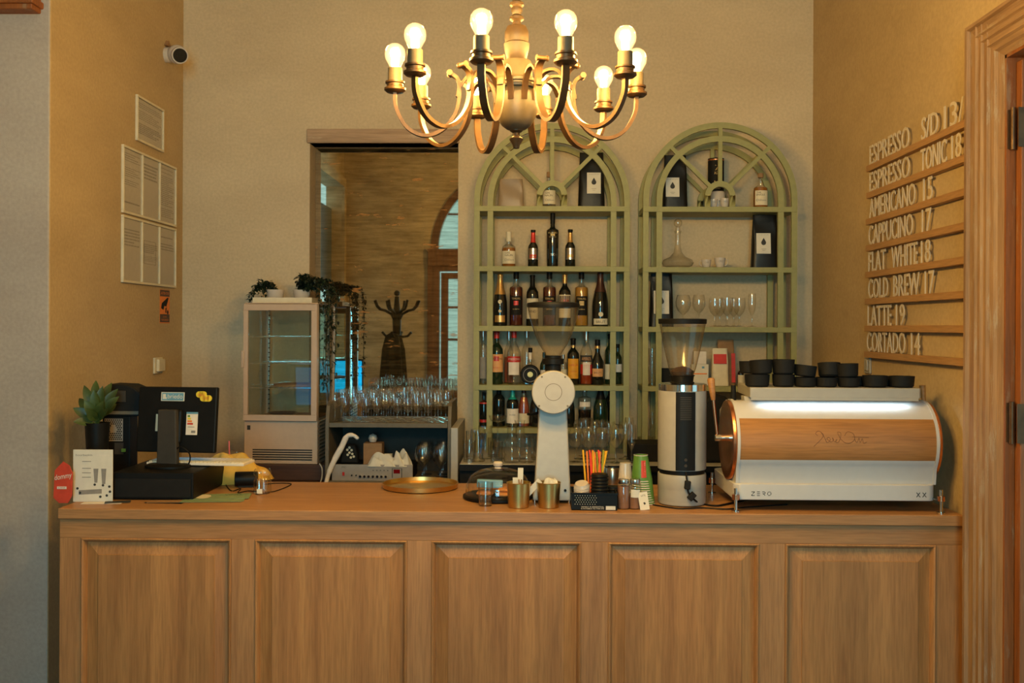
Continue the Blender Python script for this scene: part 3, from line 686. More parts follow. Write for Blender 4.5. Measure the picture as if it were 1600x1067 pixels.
# security sticker
y0, y1, z0, z1 = wall_quad(249.5, 265, 452, 505, XL)
u = thing('warning_sticker', 'black and orange camera warning sticker below the framed notices', 'sticker', (XL, (y0+y1)/2, z0)); hw_ = (y1-y0)/2; H = z1-z0
MB().box(0.0005, 0.0015, -hw_, hw_, 0, H).build('backing', MT['orange'], u, smooth=False)
MB().box(0.0015, 0.002, -hw_*0.96, hw_*0.96, H*0.80, H*0.99).build('dark_band', MT['darkwood'], u, smooth=False); MB().box(0.0015, 0.002, -hw_*0.96, hw_*0.96, H*0.03, H*0.27).build('dark_band', MT['darkwood'], u, smooth=False)
q = MB(); q.prism([(-hw_*.75, H*.45), (-hw_*.3, H*.40), (-hw_*.1, H*.52), (hw_*.3, H*.50), (hw_*.75, H*.75), (hw_*.6, H*.78), (-hw_*.6, H*.60)], 0.0015, 0.0021, 'X').prism([(hw_*.1, H*.33), (hw_*.3, H*.30), (hw_*.35, H*.48), (hw_*.15, H*.46)], 0.0015, 0.0021, 'X'); q.cyl(hw_*.16, 0.0015, 0.0021, (0, hw_*.6, H*.33), 16, 'X')
q.build('camera_symbol', MT['blackm'], u, smooth=False)
q = MB(); text_mb(q, 'ATENTIE', (0.0022, -hw_*.8, H*.855), (0,1,0), (0,0,1), hw_*1.6, H*.08); text_mb(q, 'ZONA', (0.0022, -hw_*.4, H*.17), (0,1,0), (0,0,1), hw_*.8, H*.05); text_mb(q, 'VIDEO', (0.0022, -hw_*.7, H*.07), (0,1,0), (0,0,1), hw_*1.4, H*.06)
q.build('lettering', MT['orange'], u, smooth=False)
# light switch
y0, y1, z0, z1 = wall_quad(239, 252, 559, 584, XL)
u = thing('light_switch', 'cream light switch on the ochre wall above the monitor', 'switch', (XL, (y0+y1)/2, z0)); hw_ = (y1-y0)/2; H = z1-z0
MB().box(0, 0.012, -hw_, hw_, 0, H).build('plate', MT['cream'], u, bevel=0.003); MB().box(0.012, 0.03, -hw_*.7, hw_*.9, H*.12, H*.9).build('rocker', MT['cream'], u, bevel=0.004)
# security camera
p = Wx(259, 86, XL)
u = thing('security_camera', 'white turret security camera high on the ochre wall near the corner', 'security camera', (XL, p.y, p.z))
MB().cyl(0.045, 0, 0.025, (0,0,0), 32, 'X').build('base', MT['porc'], u)
MB().prism([(-0.03, 0.05), (0.03, 0.05), (0.0, 0.085)], 0, 0.02, 'X').build('bracket_cover', MT['kraft'], u, smooth=False)
m = MB(); m.sphere(0.056, (0.072, -0.01, 0), 28); m.cyl(0.04, 0.02, 0.05, (0,0,0), 28, 'X'); m.build('housing', MT['porc'], u)
m = MB(); m.cyl(0.047, 0.022, 0.058, (0,0,0), 28); m.xf(Matrix.Translation((0.072, -0.01, 0)) @ Vector((0.55, -0.78, -0.30)).to_track_quat('Z', 'Y').to_matrix().to_4x4()); m.build('hood', MT['porc'], u)
m = MB(); m.cyl(0.040, 0.058, 0.062, (0,0,0), 28); m.cyl(0.016, 0.062, 0.064, (0,0,0), 20); m.xf(Matrix.Translation((0.072, -0.01, 0)) @ Vector((0.55, -0.78, -0.30)).to_track_quat('Z', 'Y').to_matrix().to_4x4()); m.build('lens', MT['black'], u)

# =============== MENU RAILS ON THE RIGHT WALL ===============
menu = [('ESPRESSO', 'S/D', '13/1', 1354, 262, 190, 1504), ('ESPRESSO', 'TONIC', '18', 1354, 303, 245, 1504), ('AMERICANO', '', '15', 1353, 343, 299, 1504), ('CAPPUCINO', '', '17', 1353, 385, 350.5, 1504),
        ('FLAT', 'WHITE', '18', 1352, 427, 403, 1504), ('COLD', 'BREW', '17', 1351.5, 470, 455, 1504), ('LATTE', '', '19', 1351, 512, 508.5, 1504), ('CORTADO', '', '14', 1350.5, 552, 561, 1504)]
wtx = [ [(1359, 1426), (1440, 1468), (1475, 1515)], [(1359, 1427), (1439, 1483), (1487, 1504)], [(1359, 1437), None, (1443, 1459)], [(1358, 1433), None, (1441, 1457)],
        [(1358, 1387), (1394, 1438), (1440, 1456)], [(1358, 1391), (1397, 1441), (1446, 1462)], [(1357, 1397), None, (1401, 1416)], [(1356, 1421), None, (1425, 1440)] ]
hgt = [0.125]*8
for i, (w1, w2, w3, xa, ya, yb, xb) in enumerate(menu):
    A = Wx(xa, ya, XR-0.03); B = Wx(xb, yb, XR-0.03); z = (A.z+B.z)/2
    yend = Yo+0.002
    nm = ' '.join(q for q in (w1, w2, w3) if q)
    u = thing('menu_rail', 'narrow oak menu rail on the right wall lettered %s' % nm, 'menu rail', (XR, (A.y+yend)/2, z)); yo = u.location.y
    MB().box(-0.032, -0.001, yend-yo, A.y-yo, -0.024, 0.006).build('rail', MT['rail'], u, smooth=False, bevel=0.0015)
    m = MB(); m.box(-0.0345, -0.032, yend-yo, A.y-yo, -0.024, -0.004); 
    for wd, span in zip((w1, w2, w3), wtx[i]):
        if not wd: continue
        ya_ = Wx(span[0], 400, XR-0.018).y; yb_ = Wx(span[1], 400, XR-0.018).y
        if i == 0 and wd == w3: yb_ = yend+0.004
        q = MB(); text_mb(q, wd, (-0.020, ya_-yo, 0.006), (0,-1,0), (0,0,1), (ya_-yb_)*0.93, 0.098, thick=0.003); q.build('lettering', MT['lett'] if 'lett' in MT else MT.setdefault('lett', mat('milky_white_letters', (0.62, 0.52, 0.40), 0.35, var=0.01)), u, smooth=False)
u = thing('wall_switch', 'small white switch plate on the right wall under the lowest menu rail', 'switch', (XR, 0, 0)); A = Wx(1354, 560, XR); B = Wx(1362, 584, XR); u.location = (XR, (A.y+B.y)/2, B.z)
MB().box(-0.012, -0.0005, -0.04, 0.04, 0, 0.085).build('plate', MT['white'], u, bevel=0.003); MB().box(-0.02, -0.012, -0.025, 0.02, 0.015, 0.07).build('rocker', MT['white'], u, bevel=0.003)

# =============== DISPLAY FRIDGE ===============
YF = 5.62
fx0 = At(381, 600, YF).x; fx1 = At(497, 600, YF).x; fzt = At(440, 473, YF).z; fzb = 0.951
fcx = (fx0+fx1)/2; fw = fx1-fx0; fd = 0.40
o = MB().box(-0.31, 0.27, 0, 0.44, 0, fzb-0.8615).build('wooden_riser', MT['darkwood'], smooth=False, bevel=0.004, loc=(fcx, YF-0.02, 0.8605)); tag(o, 'dark brown wooden plinth under the white display fridge', 'plinth')
u = thing('display_fridge', 'white glass-fronted countertop display fridge with wire-thin shelves', 'fridge', (fcx, YF, fzb), rad(-2.5))
FZ = lambda py: At(440, py, YF).z-fzb
H = fzt-fzb; h2 = fw/2; zg0 = FZ(655); zg1 = FZ(478)
m = MB().box(-h2, h2, 0.0, fd, 0.0, zg0-0.01); m.build('lower_housing', MT['fridge'], u, smooth=False, bevel=0.004)
m = MB().box(-h2, h2, 0.0, fd, zg1+0.012, H); m.build('top_housing', MT['fridge'], u, smooth=False, bevel=0.004)
for (a0, a1, b0, b1) in ((-h2, -h2+0.02, 0.0, 0.02), (h2-0.02, h2, 0.0, 0.02), (-h2, -h2+0.025, fd-0.03, fd), (h2-0.025, h2, fd-0.03, fd)):
    MB().box(a0, a1, b0, b1, zg0-0.01, zg1+0.012).build('corner_post', MT['fridge'], u, smooth=False)

m = MB(); f1 = 0.033
m.box(-h2, h2, -0.022, -0.0005, zg0-0.008, zg0+0.026).box(-h2, h2, -0.022, -0.0005, zg1-0.026, zg1+0.01).box(-h2, -h2+f1*.8, -0.022, -0.0005, zg0+0.026, zg1-0.026).box(h2-f1, h2, -0.022, -0.0005, zg0+0.026, zg1-0.026)
dr_ = m.build('door', MT['fridge'], u, smooth=False, bevel=0.002)
MB().box(-h2+f1*.8, h2-f1, -0.012, -0.006, zg0+0.026, zg1-0.026).build('door_glass', MT['fglass'], dr_, smooth=False)
MB().box(-h2-0.012, -h2+0.006, -0.030, -0.010, FZ(575), FZ(548)).build('door_handle', MT['fridge'], dr_, bevel=0.004)
for nm, bx in (('side_glass', (-h2+0.006, -h2+0.010, 0.045, fd-0.03)), ('side_glass', (h2-0.010, h2-0.006, 0.045, fd-0.03)), ('back_glass', (-h2+0.025, h2-0.025, fd-0.012, fd-0.008))):
    MB().box(*bx, zg0, zg1).build(nm, MT['fglass'], u, smooth=False)
m = MB()
for sx in (-h2+0.03, h2-0.034):
    m.box(sx, sx+0.004, fd-0.06, fd-0.035, zg0, zg1)
m.build('shelf_rail', MT['steel'], u, smooth=False)
m = MB()
for q in range(22): m.box(-h2+0.032, -h2+0.042, fd-0.063, fd-0.060, zg0+0.03+q*0.028, zg0+0.036+q*0.028)
m.build('rail_slots', MT['blackm'], u, smooth=False)
for py in (526, 568, 606):
    q = MB(); zz = FZ(py)
    q.box(-h2+0.02, h2-0.02, 0.03, 0.033, zz-0.003, zz).box(-h2+0.02, h2-0.02, fd-0.05, fd-0.047, zz-0.003, zz)
    for k in range(15): q.box(-h2+0.03+k*(fw-0.06)/14-0.001, -h2+0.03+k*(fw-0.06)/14+0.001, 0.03, fd-0.047, zz-0.002, zz)
    q.build('wire_shelf', MT['chrome'], u, smooth=False)
MB().box(-h2+0.04, h2-0.02, 0.05, fd-0.04, zg0-0.009, zg0+0.008).build('floor_tray', MT['kraft'], u, smooth=False)
m = MB()
for k in range(5): m.box(-h2+0.05, h2-0.03, -0.003, 0.001, 0.022+k*0.0135, 0.029+k*0.0135)
m.build('front_vent', MT['greyd'], u, smooth=False)
m = MB()
for k in range(12): m.box(h2-0.001, h2+0.003, 0.03, fd-0.03, 0.02+k*0.021, 0.029+k*0.021)
m.build('side_vent', MT['grey'], u, smooth=False)
m = MB().box(-h2+0.018, -h2+0.036, -0.002, 0.0, FZ(672), FZ(665)); m.build('badge', MT['greyd'], u, smooth=False)
o = MB(); o.lathe([(0.0005, 0), (0.055, 0.0), (0.085, 0.012), (0.083, 0.014), (0.05, 0.006), (0.0005, 0.005)]); o = o.build('plate', MT['darkwood'], loc=(fcx-0.04, YF+0.20, fzb+zg0+0.0095)); tag(o, 'small dark dish on the floor of the display fridge', 'plate')
o = MB().cyl(0.13, 0, 0.012, seg=36).build('wooden_board', MT['kraft'], loc=(fcx+0.04, YF+0.2, fzb+FZ(606)+0.001)); tag(o, 'round brown wooden board on the lowest wire shelf of the fridge', 'board')
# tray and pots on the fridge
tr = thing('serving_tray', 'cream rectangular tray on top of the display fridge', 'tray', (fcx-0.005, YF+0.17, fzt+0.001))
MB().box(-0.17, 0.17, -0.13, 0.15, 0, 0.006).build('tray_base', MT['cream'], tr, smooth=False); MB().box(-0.17, 0.17, -0.13, -0.124, 0.006, 0.030).box(-0.17, 0.17, 0.144, 0.15, 0.006, 0.030).box(-0.17, -0.164, -0.124, 0.144, 0.006, 0.030).box(0.164, 0.17, -0.124, 0.144, 0.006, 0.030).build('rim', MT['cream'], tr, smooth=False)
def leaf_mb(mb, base, d, ln, wd, up=Vector((0,0,1)), bend=0.3, nseg=5):
    d = Vector(d).normalized(); side = d.cross(up)
    if side.length < 1e-3: side = Vector((1,0,0))
    side.normalize(); nrm = side.cross(d).normalized()
    P = Vector(base); vs = []; fs = []
    for i in range(nseg+1):
        t = i/nseg; ww = wd*math.sin(PI*min(1, t*0.93+0.06))**0.8*0.5
        c = P+d*(ln*t)+nrm*(-bend*ln*t*t)
        vs += [c-side*ww+nrm*ww*0.35, c, c+side*ww+nrm*ww*0.35]
    for i in range(nseg):
        a = i*3; fs += [(a, a+1, a+4, a+3), (a+1, a+2, a+5, a+4)]
    mb.add(vs, fs)
def vine(mb, st, path, rn, n, ln=0.028, spread=0.03):
    st.tube(path, 0.0015, 5)
    for i in range(n):
        t = rn.random()*(len(path)-1); k = min(int(t), len(path)-2); p = Vector(path[k]).lerp(Vector(path[k+1]), t-k)
        d = Vector((rn.uniform(-1,1), rn.uniform(-1,0.6), rn.uniform(-0.9,0.5)))
        leaf_mb(mb, p+Vector((rn.uniform(-1,1), rn.uniform(-1,1), rn.uniform(-1,1)))*spread*0.4, d, ln*rn.uniform(0.7,1.3), ln*0.62, bend=0.2, nseg=3)
def pot_cup(px, py0, py1, wpx, Y, label, name='trailing_plant'):
    b = At(px, py1, Y); s = S(Y); r = wpx/2*s; h = (py1-py0)*s
    u = thing(name, label, 'potted plant', (b.x, Y, fzt+0.0085))
    MB().lathe([(0.0005, 0), (r*0.72, 0), (r*0.85, h*0.2), (r, h), (r*0.95, h), (r*0.8, h*0.25), (r*0.7, h*0.12), (0.0005, h*0.12)], seg=32).build('pot', MT['porc'], u)
    MB().lathe([(0.0005, h*0.85), (r*0.9, h*0.85)], seg=24).build('soil', MT['darkwood'], u)
    return u, r, h
rn = random.Random(5)
u, r, h = pot_cup(430, 444, 463, 28, 5.78, 'small white cup pot with dark trailing sprigs spilling left on the fridge tray')
m = MB(); st = MB()
for k in range(9):
    e = Vector((-rn.uniform(0.03, 0.125), rn.uniform(-0.05, 0.02), h+rn.uniform(-0.01, 0.05)))
    vine(m, st, spline([(0,0,h), (e.x*0.5, e.y*0.5, h+0.04), tuple(e), (e.x-0.01, e.y, e.z-0.05 if k % 2 else e.z+0.01)], 4), rn, 26, 0.024)
for k in range(3):
    vine(m, st, spline([(-0.02,-0.01,h), (-0.08,-0.03,h+0.03), (-0.125,-0.04,h-0.02), (-0.130,-0.045,-0.0)], 4), rn, 22, 0.024)
m.build('foliage', MT['vine'], u, smooth=True); st.build('stem', MT['vine'], u)
u, r, h = pot_cup(471, 444, 463, 26, 5.80, 'white cup pot with long dark vines cascading down the fridge side')
m = MB(); st = MB(); bx = u.location.x
for k in range(16):
    vine(m, st, spline([(0,0,h), (rn.uniform(-0.01,0.06), rn.uniform(-0.05,0.0), h+rn.uniform(0.04,0.085)), (rn.uniform(0.03,0.13), rn.uniform(-0.06,0.04), h+rn.uniform(0.0,0.06))], 4), rn, 34, 0.026)
for k in range(9):
    x = rn.uniform(0.125, 0.215); y = rn.uniform(-0.14, 0.14); zb_ = -rn.choice((0.22, 0.30, 0.38, 0.45, 0.50))
    if k in (0, 1, 2): x = rn.uniform(0.135, 0.165); zb_ = -0.5
    vine(m, st, spline([(0.02,y*0.2,h), (x*0.7, y*0.7, h+0.06), (x, y, h-0.02), (x+rn.uniform(-.01,.01), y, -0.12), (x+rn.uniform(-.02,.01), y, zb_)], 5), rn, 95, 0.023)
m.build('foliage', MT['vine'], u); st.build('stem', MT['vine'], u)

# =============== THINGS ON THE BAR ===============
CZ = 1.0005
def on(px, py): g = Gz(px, py, 1.0); return Vector((g.x, g.y, CZ))
# --- red sign ---
g = on(98, 787); s = S(g.y)
u = thing('table_sign', 'red shield-shaped card sign standing at the left end of the bar', 'sign', g, 0.0)
R_ = [(-15,9),(-13,52),(-8,58),(0,66),(10,60),(15,48),(14,12),(8,1),(-6,1)]
MB().prism([(x*s, y*s) for x, y in R_], 0, 0.006).build('card', MT['red'], u, smooth=False)
q = MB(); text_mb(q, 'dommy', (-13*s, -0.0006, 34*s), (1,0,0.18), (0,0,1), 27*s, 11*s); q.build('lettering', MT['paper'], u, smooth=False)
q = MB(); q.box(-9*s, 6*s, -0.0008, 0, 23*s, 27*s); q.build('pale_bar', MT['paper'], u, smooth=False)
q = MB(); text_mb(q, 'CASA', (-7*s, -0.0012, 23.8*s), (1,0,0), (0,0,1), 11*s, 2.5*s); q.build('lettering', MT['red'], u, smooth=False)
# --- flyer stand ---
g = on(145, 784); s = S(g.y)
u = thing('flyer', 'white upright flyer with grey skincare tubes leaning against the black cash box', 'flyer', g, 0.03)
MB().box(-31*s, 31*s, 0, 0.004, 0, 82*s).build('card', MT['paper'], u, smooth=False)
q = MB(); text_mb(q, 'bourbaskin', (-27*s, -0.0006, 72*s), (1,0,0), (0,0,1), 26*s, 3.2*s); q.build('lettering', MT['inkg'], u, smooth=False)
q = MB(); text_mb(q, 'skincare', (4*s, -0.0006, 72*s), (1,0,0), (0,0,1), 22*s, 3*s); q.build('lettering', MT['paperg'], u, smooth=False)
q = MB()
for (x0, x1, z0, z1) in ((1, 8.5, 26, 52), (13, 21, 24, 52)): q.prism([(x0*s, z1*s), (x1*s, z1*s), ((x1-1.5)*s, (z0+4)*s), ((x0+1.5)*s, (z0+4)*s)], -0.0006, 0)
q.prism([(-22*s, 11*s), (-22*s, 18*s), (14*s, 20*s), (14*s, 13*s)], -0.0006, 0)
q.build('printed_tubes', MT['inkg'], u, smooth=False)
q = MB()
for (x, z) in ((-20,14),(3,27),(16,26),(26,24),(12,8),(27,16),(-24,21),(22,10)): q.cyl(2.0*s, -0.0012, -0.0007, (x*s, 0, z*s), 10, 'Y')
q.build('printed_caps', MT['ink'], u, smooth=False)
q = MB()
for z in (63, 52, 45, 38): q.box(-17*s, -3*s, -0.0006, 0, z*s, (z+1)*s)
q.build('printed_lines', MT['inkg'], u, smooth=False)
# --- flat papers in front of them ---
def sheet(px, py, w_, d_, rz, m_, label, name='leaflet', z=0.0, th=0.0012, cat='leaflet', group=None, fold=0):
    g = on(px, py); o = MB().box(-w_/2, w_/2, -d_/2, d_/2, 0, th).build(name, m_, loc=(g.x, g.y, CZ+z), smooth=False, rot=(0,0,rz)); tag(o, label, cat, group); return o
sheet(160, 786, 0.16, 0.045, 0.10, MT['paperg'], 'thin white leaflet lying flat under the upright flyer')
sheet(184, 785, 0.10, 0.05, 0.35, MT['ink'], 'dark glossy leaflet lying beside the foot of the upright flyer', z=0.0014)
sheet(258, 785, 0.16, 0.05, -0.06, MT['blackm'], 'black card lying at the front edge before the cash box', z=0)
sheet(262, 784, 0.16, 0.055, 0.10, MT['kraft'], 'brown card lying at the front edge before the cash box', z=0.0014)
BRO = [(338, 780, 0.24, 0.13, 0.15), (334, 781, 0.25, 0.13, 0.10), (346, 777, 0.24, 0.13, 0.18)]
for i, (px, py, a, b, r) in enumerate(BRO):
    o = sheet(px, py, a, b, r, MT['greenp'], ['lowest green brochure of the fanned pile beside the cash box', 'middle green brochure of the fanned pile beside the cash box', 'topmost green brochure of the fanned pile, with a pale oval print'][i], name='brochure', z=0.0016*i, cat='brochure', group='green brochures')
q = MB().lathe([(0.0003, 0.0018), (0.032, 0.0018)], (-0.075, 0.0, 0), 24, sy=1.6); q.build('printed_oval', MT['cream'], o, smooth=False)
q = MB(); text_mb(q, 'VINO', (0.01, 0.02, 0.0016), (1,0,0), (0,1,0), 0.07, 0.022); q.build('lettering', MT['ink'], o, smooth=False)
# --- cash drawer ---
a = on(175, 781); b = on(303, 781.4); yb = a.y; 
u = thing('cash_drawer', 'wide black cash drawer under the monitor at the left of the bar', 'cash drawer', ((a.x+b.x)/2, yb, CZ), 0); hw_ = (b.x-a.x)/2; hh = 43*S(yb)
MB().box(-hw_, hw_, 0.0, 0.42, 0.004, hh).build('housing', MT['black'], u, smooth=False, bevel=0.004)
MB().box(-hw_+0.01, hw_-0.01, -0.006, 0.0, 0.012, hh*0.78).build('back_plate', MT['blackm'], u, smooth=False, bevel=0.002)
dtop = CZ+hh+0.001
# --- monitor: back towards the guest, lit screen towards the mirror ---
ym = yb+0.17
mc = At(262, 700, ym)
u = thing('pos_monitor', 'black till monitor seen from behind with blue, yellow and white stickers', 'monitor', (mc.x, ym, dtop), rad(-6)); s = S(ym)
MB().lathe([(0.0005, 0), (0.10, 0.0), (0.10, 0.008), (0.085, 0.014), (0.0005, 0.016)], (0,0,0), 40, sy=0.75).build('base', MT['black'], u)
m = MB(); m.prism([(-17*s, 0.01), (17*s, 0.01), (15*s, 90*s), (-15*s, 90*s)], -0.012, 0.02); m.build('stand_neck', MT['greyd'], u, smooth=False, bevel=0.006)
X0, X1, Z0, Z1 = -58*s, 73*s, At(262, 708, ym).z-dtop, At(262, 605, ym).z-dtop
tilt = Matrix.Translation((0, 0.03, Z0)) @ Matrix.Rotation(rad(-6), 4, 'X') @ Matrix.Translation((0, -0.03, -Z0))
m = MB().box(X0, X1, 0.025, 0.052, Z0, Z1); m.xf(tilt); hs = m.build('housing', MT['black'], u, smooth=False, bevel=0.006)
m = MB().box(-19*s, 19*s, 0.004, 0.025, Z0+0.04, Z1-0.10); m.xf(tilt); m.build('rear_bulge', MT['black'], u, smooth=False, bevel=0.01)
MT['screen'] = emis('blue_screen_light', (0.0, 0.34, 0.80), 2.2)
m = MB().box(X0+0.012, X1-0.012, 0.0522, 0.0532, Z0+0.014, Z1-0.012); m.xf(tilt); m.build('screen', MT['screen'], u, smooth=False)
def st(name, x0, x1, z0, z1, mm, y=0.0245): m = MB().box(x0*s, x1*s, y-0.0006, y, Z0+z0*s, Z0+z1*s); m.xf(tilt); return m.build(name, mm, u, smooth=False)
st('sticker_border', -20, 19, 81, 95, MT['paper']); o = st('blue_sticker', -18.5, 17.5, 82, 94, MT['bluest'], 0.0238)
q = MB(); text_mb(q, 'briedo', (-9*s, 0.0228, Z0+85*s), (1,0,0), (0,0,1), 25*s, 7*s); q.xf(tilt); q.build('lettering', MT['paper'], u, smooth=False)
q = MB().box(-17*s, -12*s, 0.0226, 0.0231, Z0+84*s, Z0+92*s); q.box(-12*s, -10.5*s, 0.0226, 0.0231, Z0+84*s, Z0+87*s); q.xf(tilt); q.build('logo', MT['paper'], u, smooth=False)
q = MB().cyl(5*s, 0.0236, 0.0244, (43*s, 0, Z0+92*s), 16, 'Y').box(43*s, 50*s, 0.0236, 0.0244, Z0+87*s, Z0+97*s).cyl(5*s, 0.0236, 0.0244, (51*s, 0, Z0+92*s), 16, 'Y').cyl(5*s, 0.0230, 0.0235, (50*s, 0, Z0+86*s), 16, 'Y').box(50*s, 60*s, 0.0230, 0.0235, Z0+81*s, Z0+91*s).cyl(5*s, 0.0230, 0.0235, (60*s, 0, Z0+86*s), 16, 'Y'); q.xf(tilt); q.build('yellow_sticker', MT['sticky'], u, smooth=False)
q = MB(); text_mb(q, 'FREE', (42*s, 0.0222, Z0+89*s), (1,0,0), (0,0,1), 11*s, 4*s); text_mb(q, 'WIFI', (49*s, 0.0222, Z0+84*s), (1,0,0), (0,0,1), 11*s, 4*s); q.xf(tilt); q.build('lettering', MT['orange'], u, smooth=False)
st('energy_label', 24, 43, 28, 64, MT['paperg']); q = MB().box(24*s, 43*s, 0.0232, 0.0238, Z0+61*s, Z0+64*s); q.xf(tilt); q.build('label_header', MT['bluest'], u, smooth=False)
for k, cc in enumerate((('green', MT['greencup']), ('yellow', MT['sticky']), ('orange', MT['orange']), ('red', MT['red']))):
    q = MB().box(26*s, (30+k*1.8)*s, 0.0232, 0.0238, Z0+(56-k*4)*s, Z0+(59-k*4)*s); q.xf(tilt); q.build('energy_bar', cc[1], u, smooth=False)
q = MB().box(33*s, 40*s, 0.0232, 0.0238, Z0+31*s, Z0+35*s).box(27*s, 38*s, 0.0232, 0.0238, Z0+40*s, Z0+41*s); q.xf(tilt); q.build('label_print', MT['inkg'], u, smooth=False)
st('white_label', -27, -21, 33, 60, MT['cream'])
m = MB(); m.tube(spline([(0.02,0.01,Z0-0.01), (0.06,-0.01,Z0+0.03), (0.10,0.0,Z0+0.0), (0.08,0.03,Z0-0.05), (0.02,0.06,0.02), (-0.05,0.05,0.02)]), 0.003); m.build('cable', MT['black'], u)
# --- PC tower and things around it ---
yt = yb+0.30; b = At(183, 740, yt)
u = thing('computer_tower', 'black computer tower with a perforated metal fan grille beside the monitor', 'computer', (b.x, yt, CZ)); s = S(yt)
zt_ = At(183, 650, yt).z-CZ
MB().box(-24*s, 20*s, 0, 0.09, 0, zt_).build('case', MT['black'], u, smooth=False, bevel=0.003)
pz = MB().box(-20*s, 9*s, -0.002, 0, zt_-36*s-0.01, zt_-0.012).build('power_supply_plate', MT['amp'], u, smooth=False)
q = MB()
for r in range(11):
    for c in range(9):
        x = (-18.2+c*3.1+(1.5 if r % 2 else 0))*s; z = zt_-0.018-r*3.0*s
        if (x+5.5*s)**2+(z-(zt_-0.018-14*s))**2 < (6*s)**2: continue
        if x < 8*s: q.cyl(1.25*s, -0.0026, -0.0021, (x, 0, z), 6, 'Y')
q.build('perforation', MT['black'], pz, smooth=False)
MB().box(-4*s, 10*s, -0.003, 0, zt_-60*s, zt_-42*s).build('socket_plate', MT['greyd'], u, smooth=False)
MB().box(8*s, 14*s, -0.012, 0.0, zt_-56*s, zt_-51*s).build('green_plug', MT['greencup'], u, smooth=False, bevel=0.001)
b = At(190, 645, yt); tt = zt_+CZ
u = thing('receipt_printer', 'black rounded receipt printer on top of the computer tower', 'printer', (b.x, yt-0.01, tt+0.0005)); s = S(yt)
MB().prism([(-30*s, 0), (32*s, 0), (32*s, 34*s), (22*s, 44*s), (10*s, 49*s), (-20*s, 50*s), (-28*s, 44*s), (-31*s, 30*s)], 0.0, 0.14).build('housing', MT['blackm'], u, smooth=True, bevel=0.006, ang=30)
MB().box(-26*s, 8*s, -0.004, 0.001, 22*s, 40*s).build('panel', MT['greyd'], u, smooth=False, bevel=0.002)
MB().box(-29*s, 28*s, -0.003, 0.0, 3*s, 8*s).build('paper_slot', MT['grey'], u, smooth=False)
# --- plant ---
g = At(152, 700, yt-0.12); 
u = thing('potted_plant', 'broad-leaved green plant in a tall tapered black pot left of the monitor', 'potted plant', (g.x, yt-0.12, CZ)); s = S(yt-0.12); zt_ = At(152, 660, yt-0.12).z-CZ
m = MB(); m.lathe([(0.0005, 0), (0.036, 0), (0.052, zt_), (0.048, zt_), (0.044, zt_-0.02), (0.0005, zt_-0.02)]); m.build('pot', MT['black'], u)
rn = random.Random(3)
m = MB(); stm = MB()
lv = [(-33,38,5),(-20,60,-3),(-8,70,4),(8,58,-6),(26,54,0),(-28,20,-10),(-10,32,-14),(12,30,-12),(-2,12,-15),(30,40,-6),(-20,-2,-14),(18,16,-14),(0,50,-12),(14,66,6),(-14,46,8),(5,40,10),(-2,26,14),(22,28,8)]
for (x, z, y) in lv:
    base = Vector((x*0.30*s, y*0.3*s, zt_+(0.35*z if z > 0 else 0)*s)); tip = Vector((x*1.12*s, y*1.6*s, zt_+z*0.92*s)); 
    stm.tube([(0,0,zt_-0.02), tuple(base*0.5+Vector((0,0,zt_*0.5))), tuple(base)], 0.003, 6)
    d = tip-base; leaf_mb(m, base, d+Vector((0,0,0.02)), max(0.075, d.length*1.05), 0.042, up=Vector((0.1,-1,0.5)), bend=0.25, nseg=7)
m.build('foliage', MT['leaf'], u); stm.build('stem', MT['leaf'], u)
# --- keyboard ---
a = At(276, 733, yb+0.26); b = At(391, 733, yb+0.26)
u = thing('keyboard', 'pale keyboard resting on the cash drawer behind the monitor stand', 'keyboard', (b.x-0.22, yb+0.26, dtop), rad(-4))
MB().box(-0.22, 0.22, -0.07, 0.07, 0.004, 0.016).build('base', MT['paperg'], u, smooth=False, bevel=0.002)
q = MB()
for r in range(5):
    for c in range(24): q.box(-0.212+c*0.0178, -0.212+c*0.0178+0.015, -0.062+r*0.0255, -0.062+r*0.0255+0.021, 0.016, 0.021)
o = q.build('keys', MT['cream'], u, smooth=False); o['kind'] = 'stuff'
# --- yellow cloth and pink cup behind ---
def crumple(w_, d_, h_, nx, ny, seed, amp=0.35):
    rn = random.Random(seed); m = MB(); ph = [(rn.uniform(3, 9), rn.uniform(3, 9), rn.uniform(0, 6), rn.uniform(0.3, 1)) for _ in range(7)]
    vs = []; fs = []
    for j in range(ny+1):
        for i in range(nx+1):
            u_, v_ = i/nx*2-1, j/ny*2-1
            e = max(0, (1-abs(u_)**2.5))*max(0, (1-abs(v_)**2.5))
            z = h_*e**0.6*(1+amp*sum(c*math.sin(a*u_+b*v_+p) for a, b, p, c in ph)/3)
            k = 1+0.12*math.sin(5*math.atan2(v_, u_)+seed)
            vs.append((u_*w_/2*k, v_*d_/2*k, max(0.001, z)))
    for j in range(ny):
        for i in range(nx):
            a = j*(nx+1)+i; fs.append((a, a+1, a+nx+2, a+nx+1))
    m.add(vs, fs); return m
g = on(358, 762); o = crumple(0.33, 0.20, 0.125, 44, 30, 4, 0.22).build('yellow_cloth', MT['yellow'], loc=(g.x, yb+0.50, CZ)); o.location.x = At(358, 740, yb+0.5).x; tag(o, 'crumpled yellow cloth heaped behind the keyboard', 'cloth')
b = At(344, 716, yb+0.52); u = thing('iced_drink_cup', 'clear plastic cup with pink rim and pink straw in the yellow cloth', 'cup', (b.x, yb+0.67, CZ)); s = S(yb+0.67); cz_ = At(344, 716, yb+0.67).z-CZ
MT['pink'] = mat('pink_plastic', (0.75, 0.16, 0.14), 0.4)
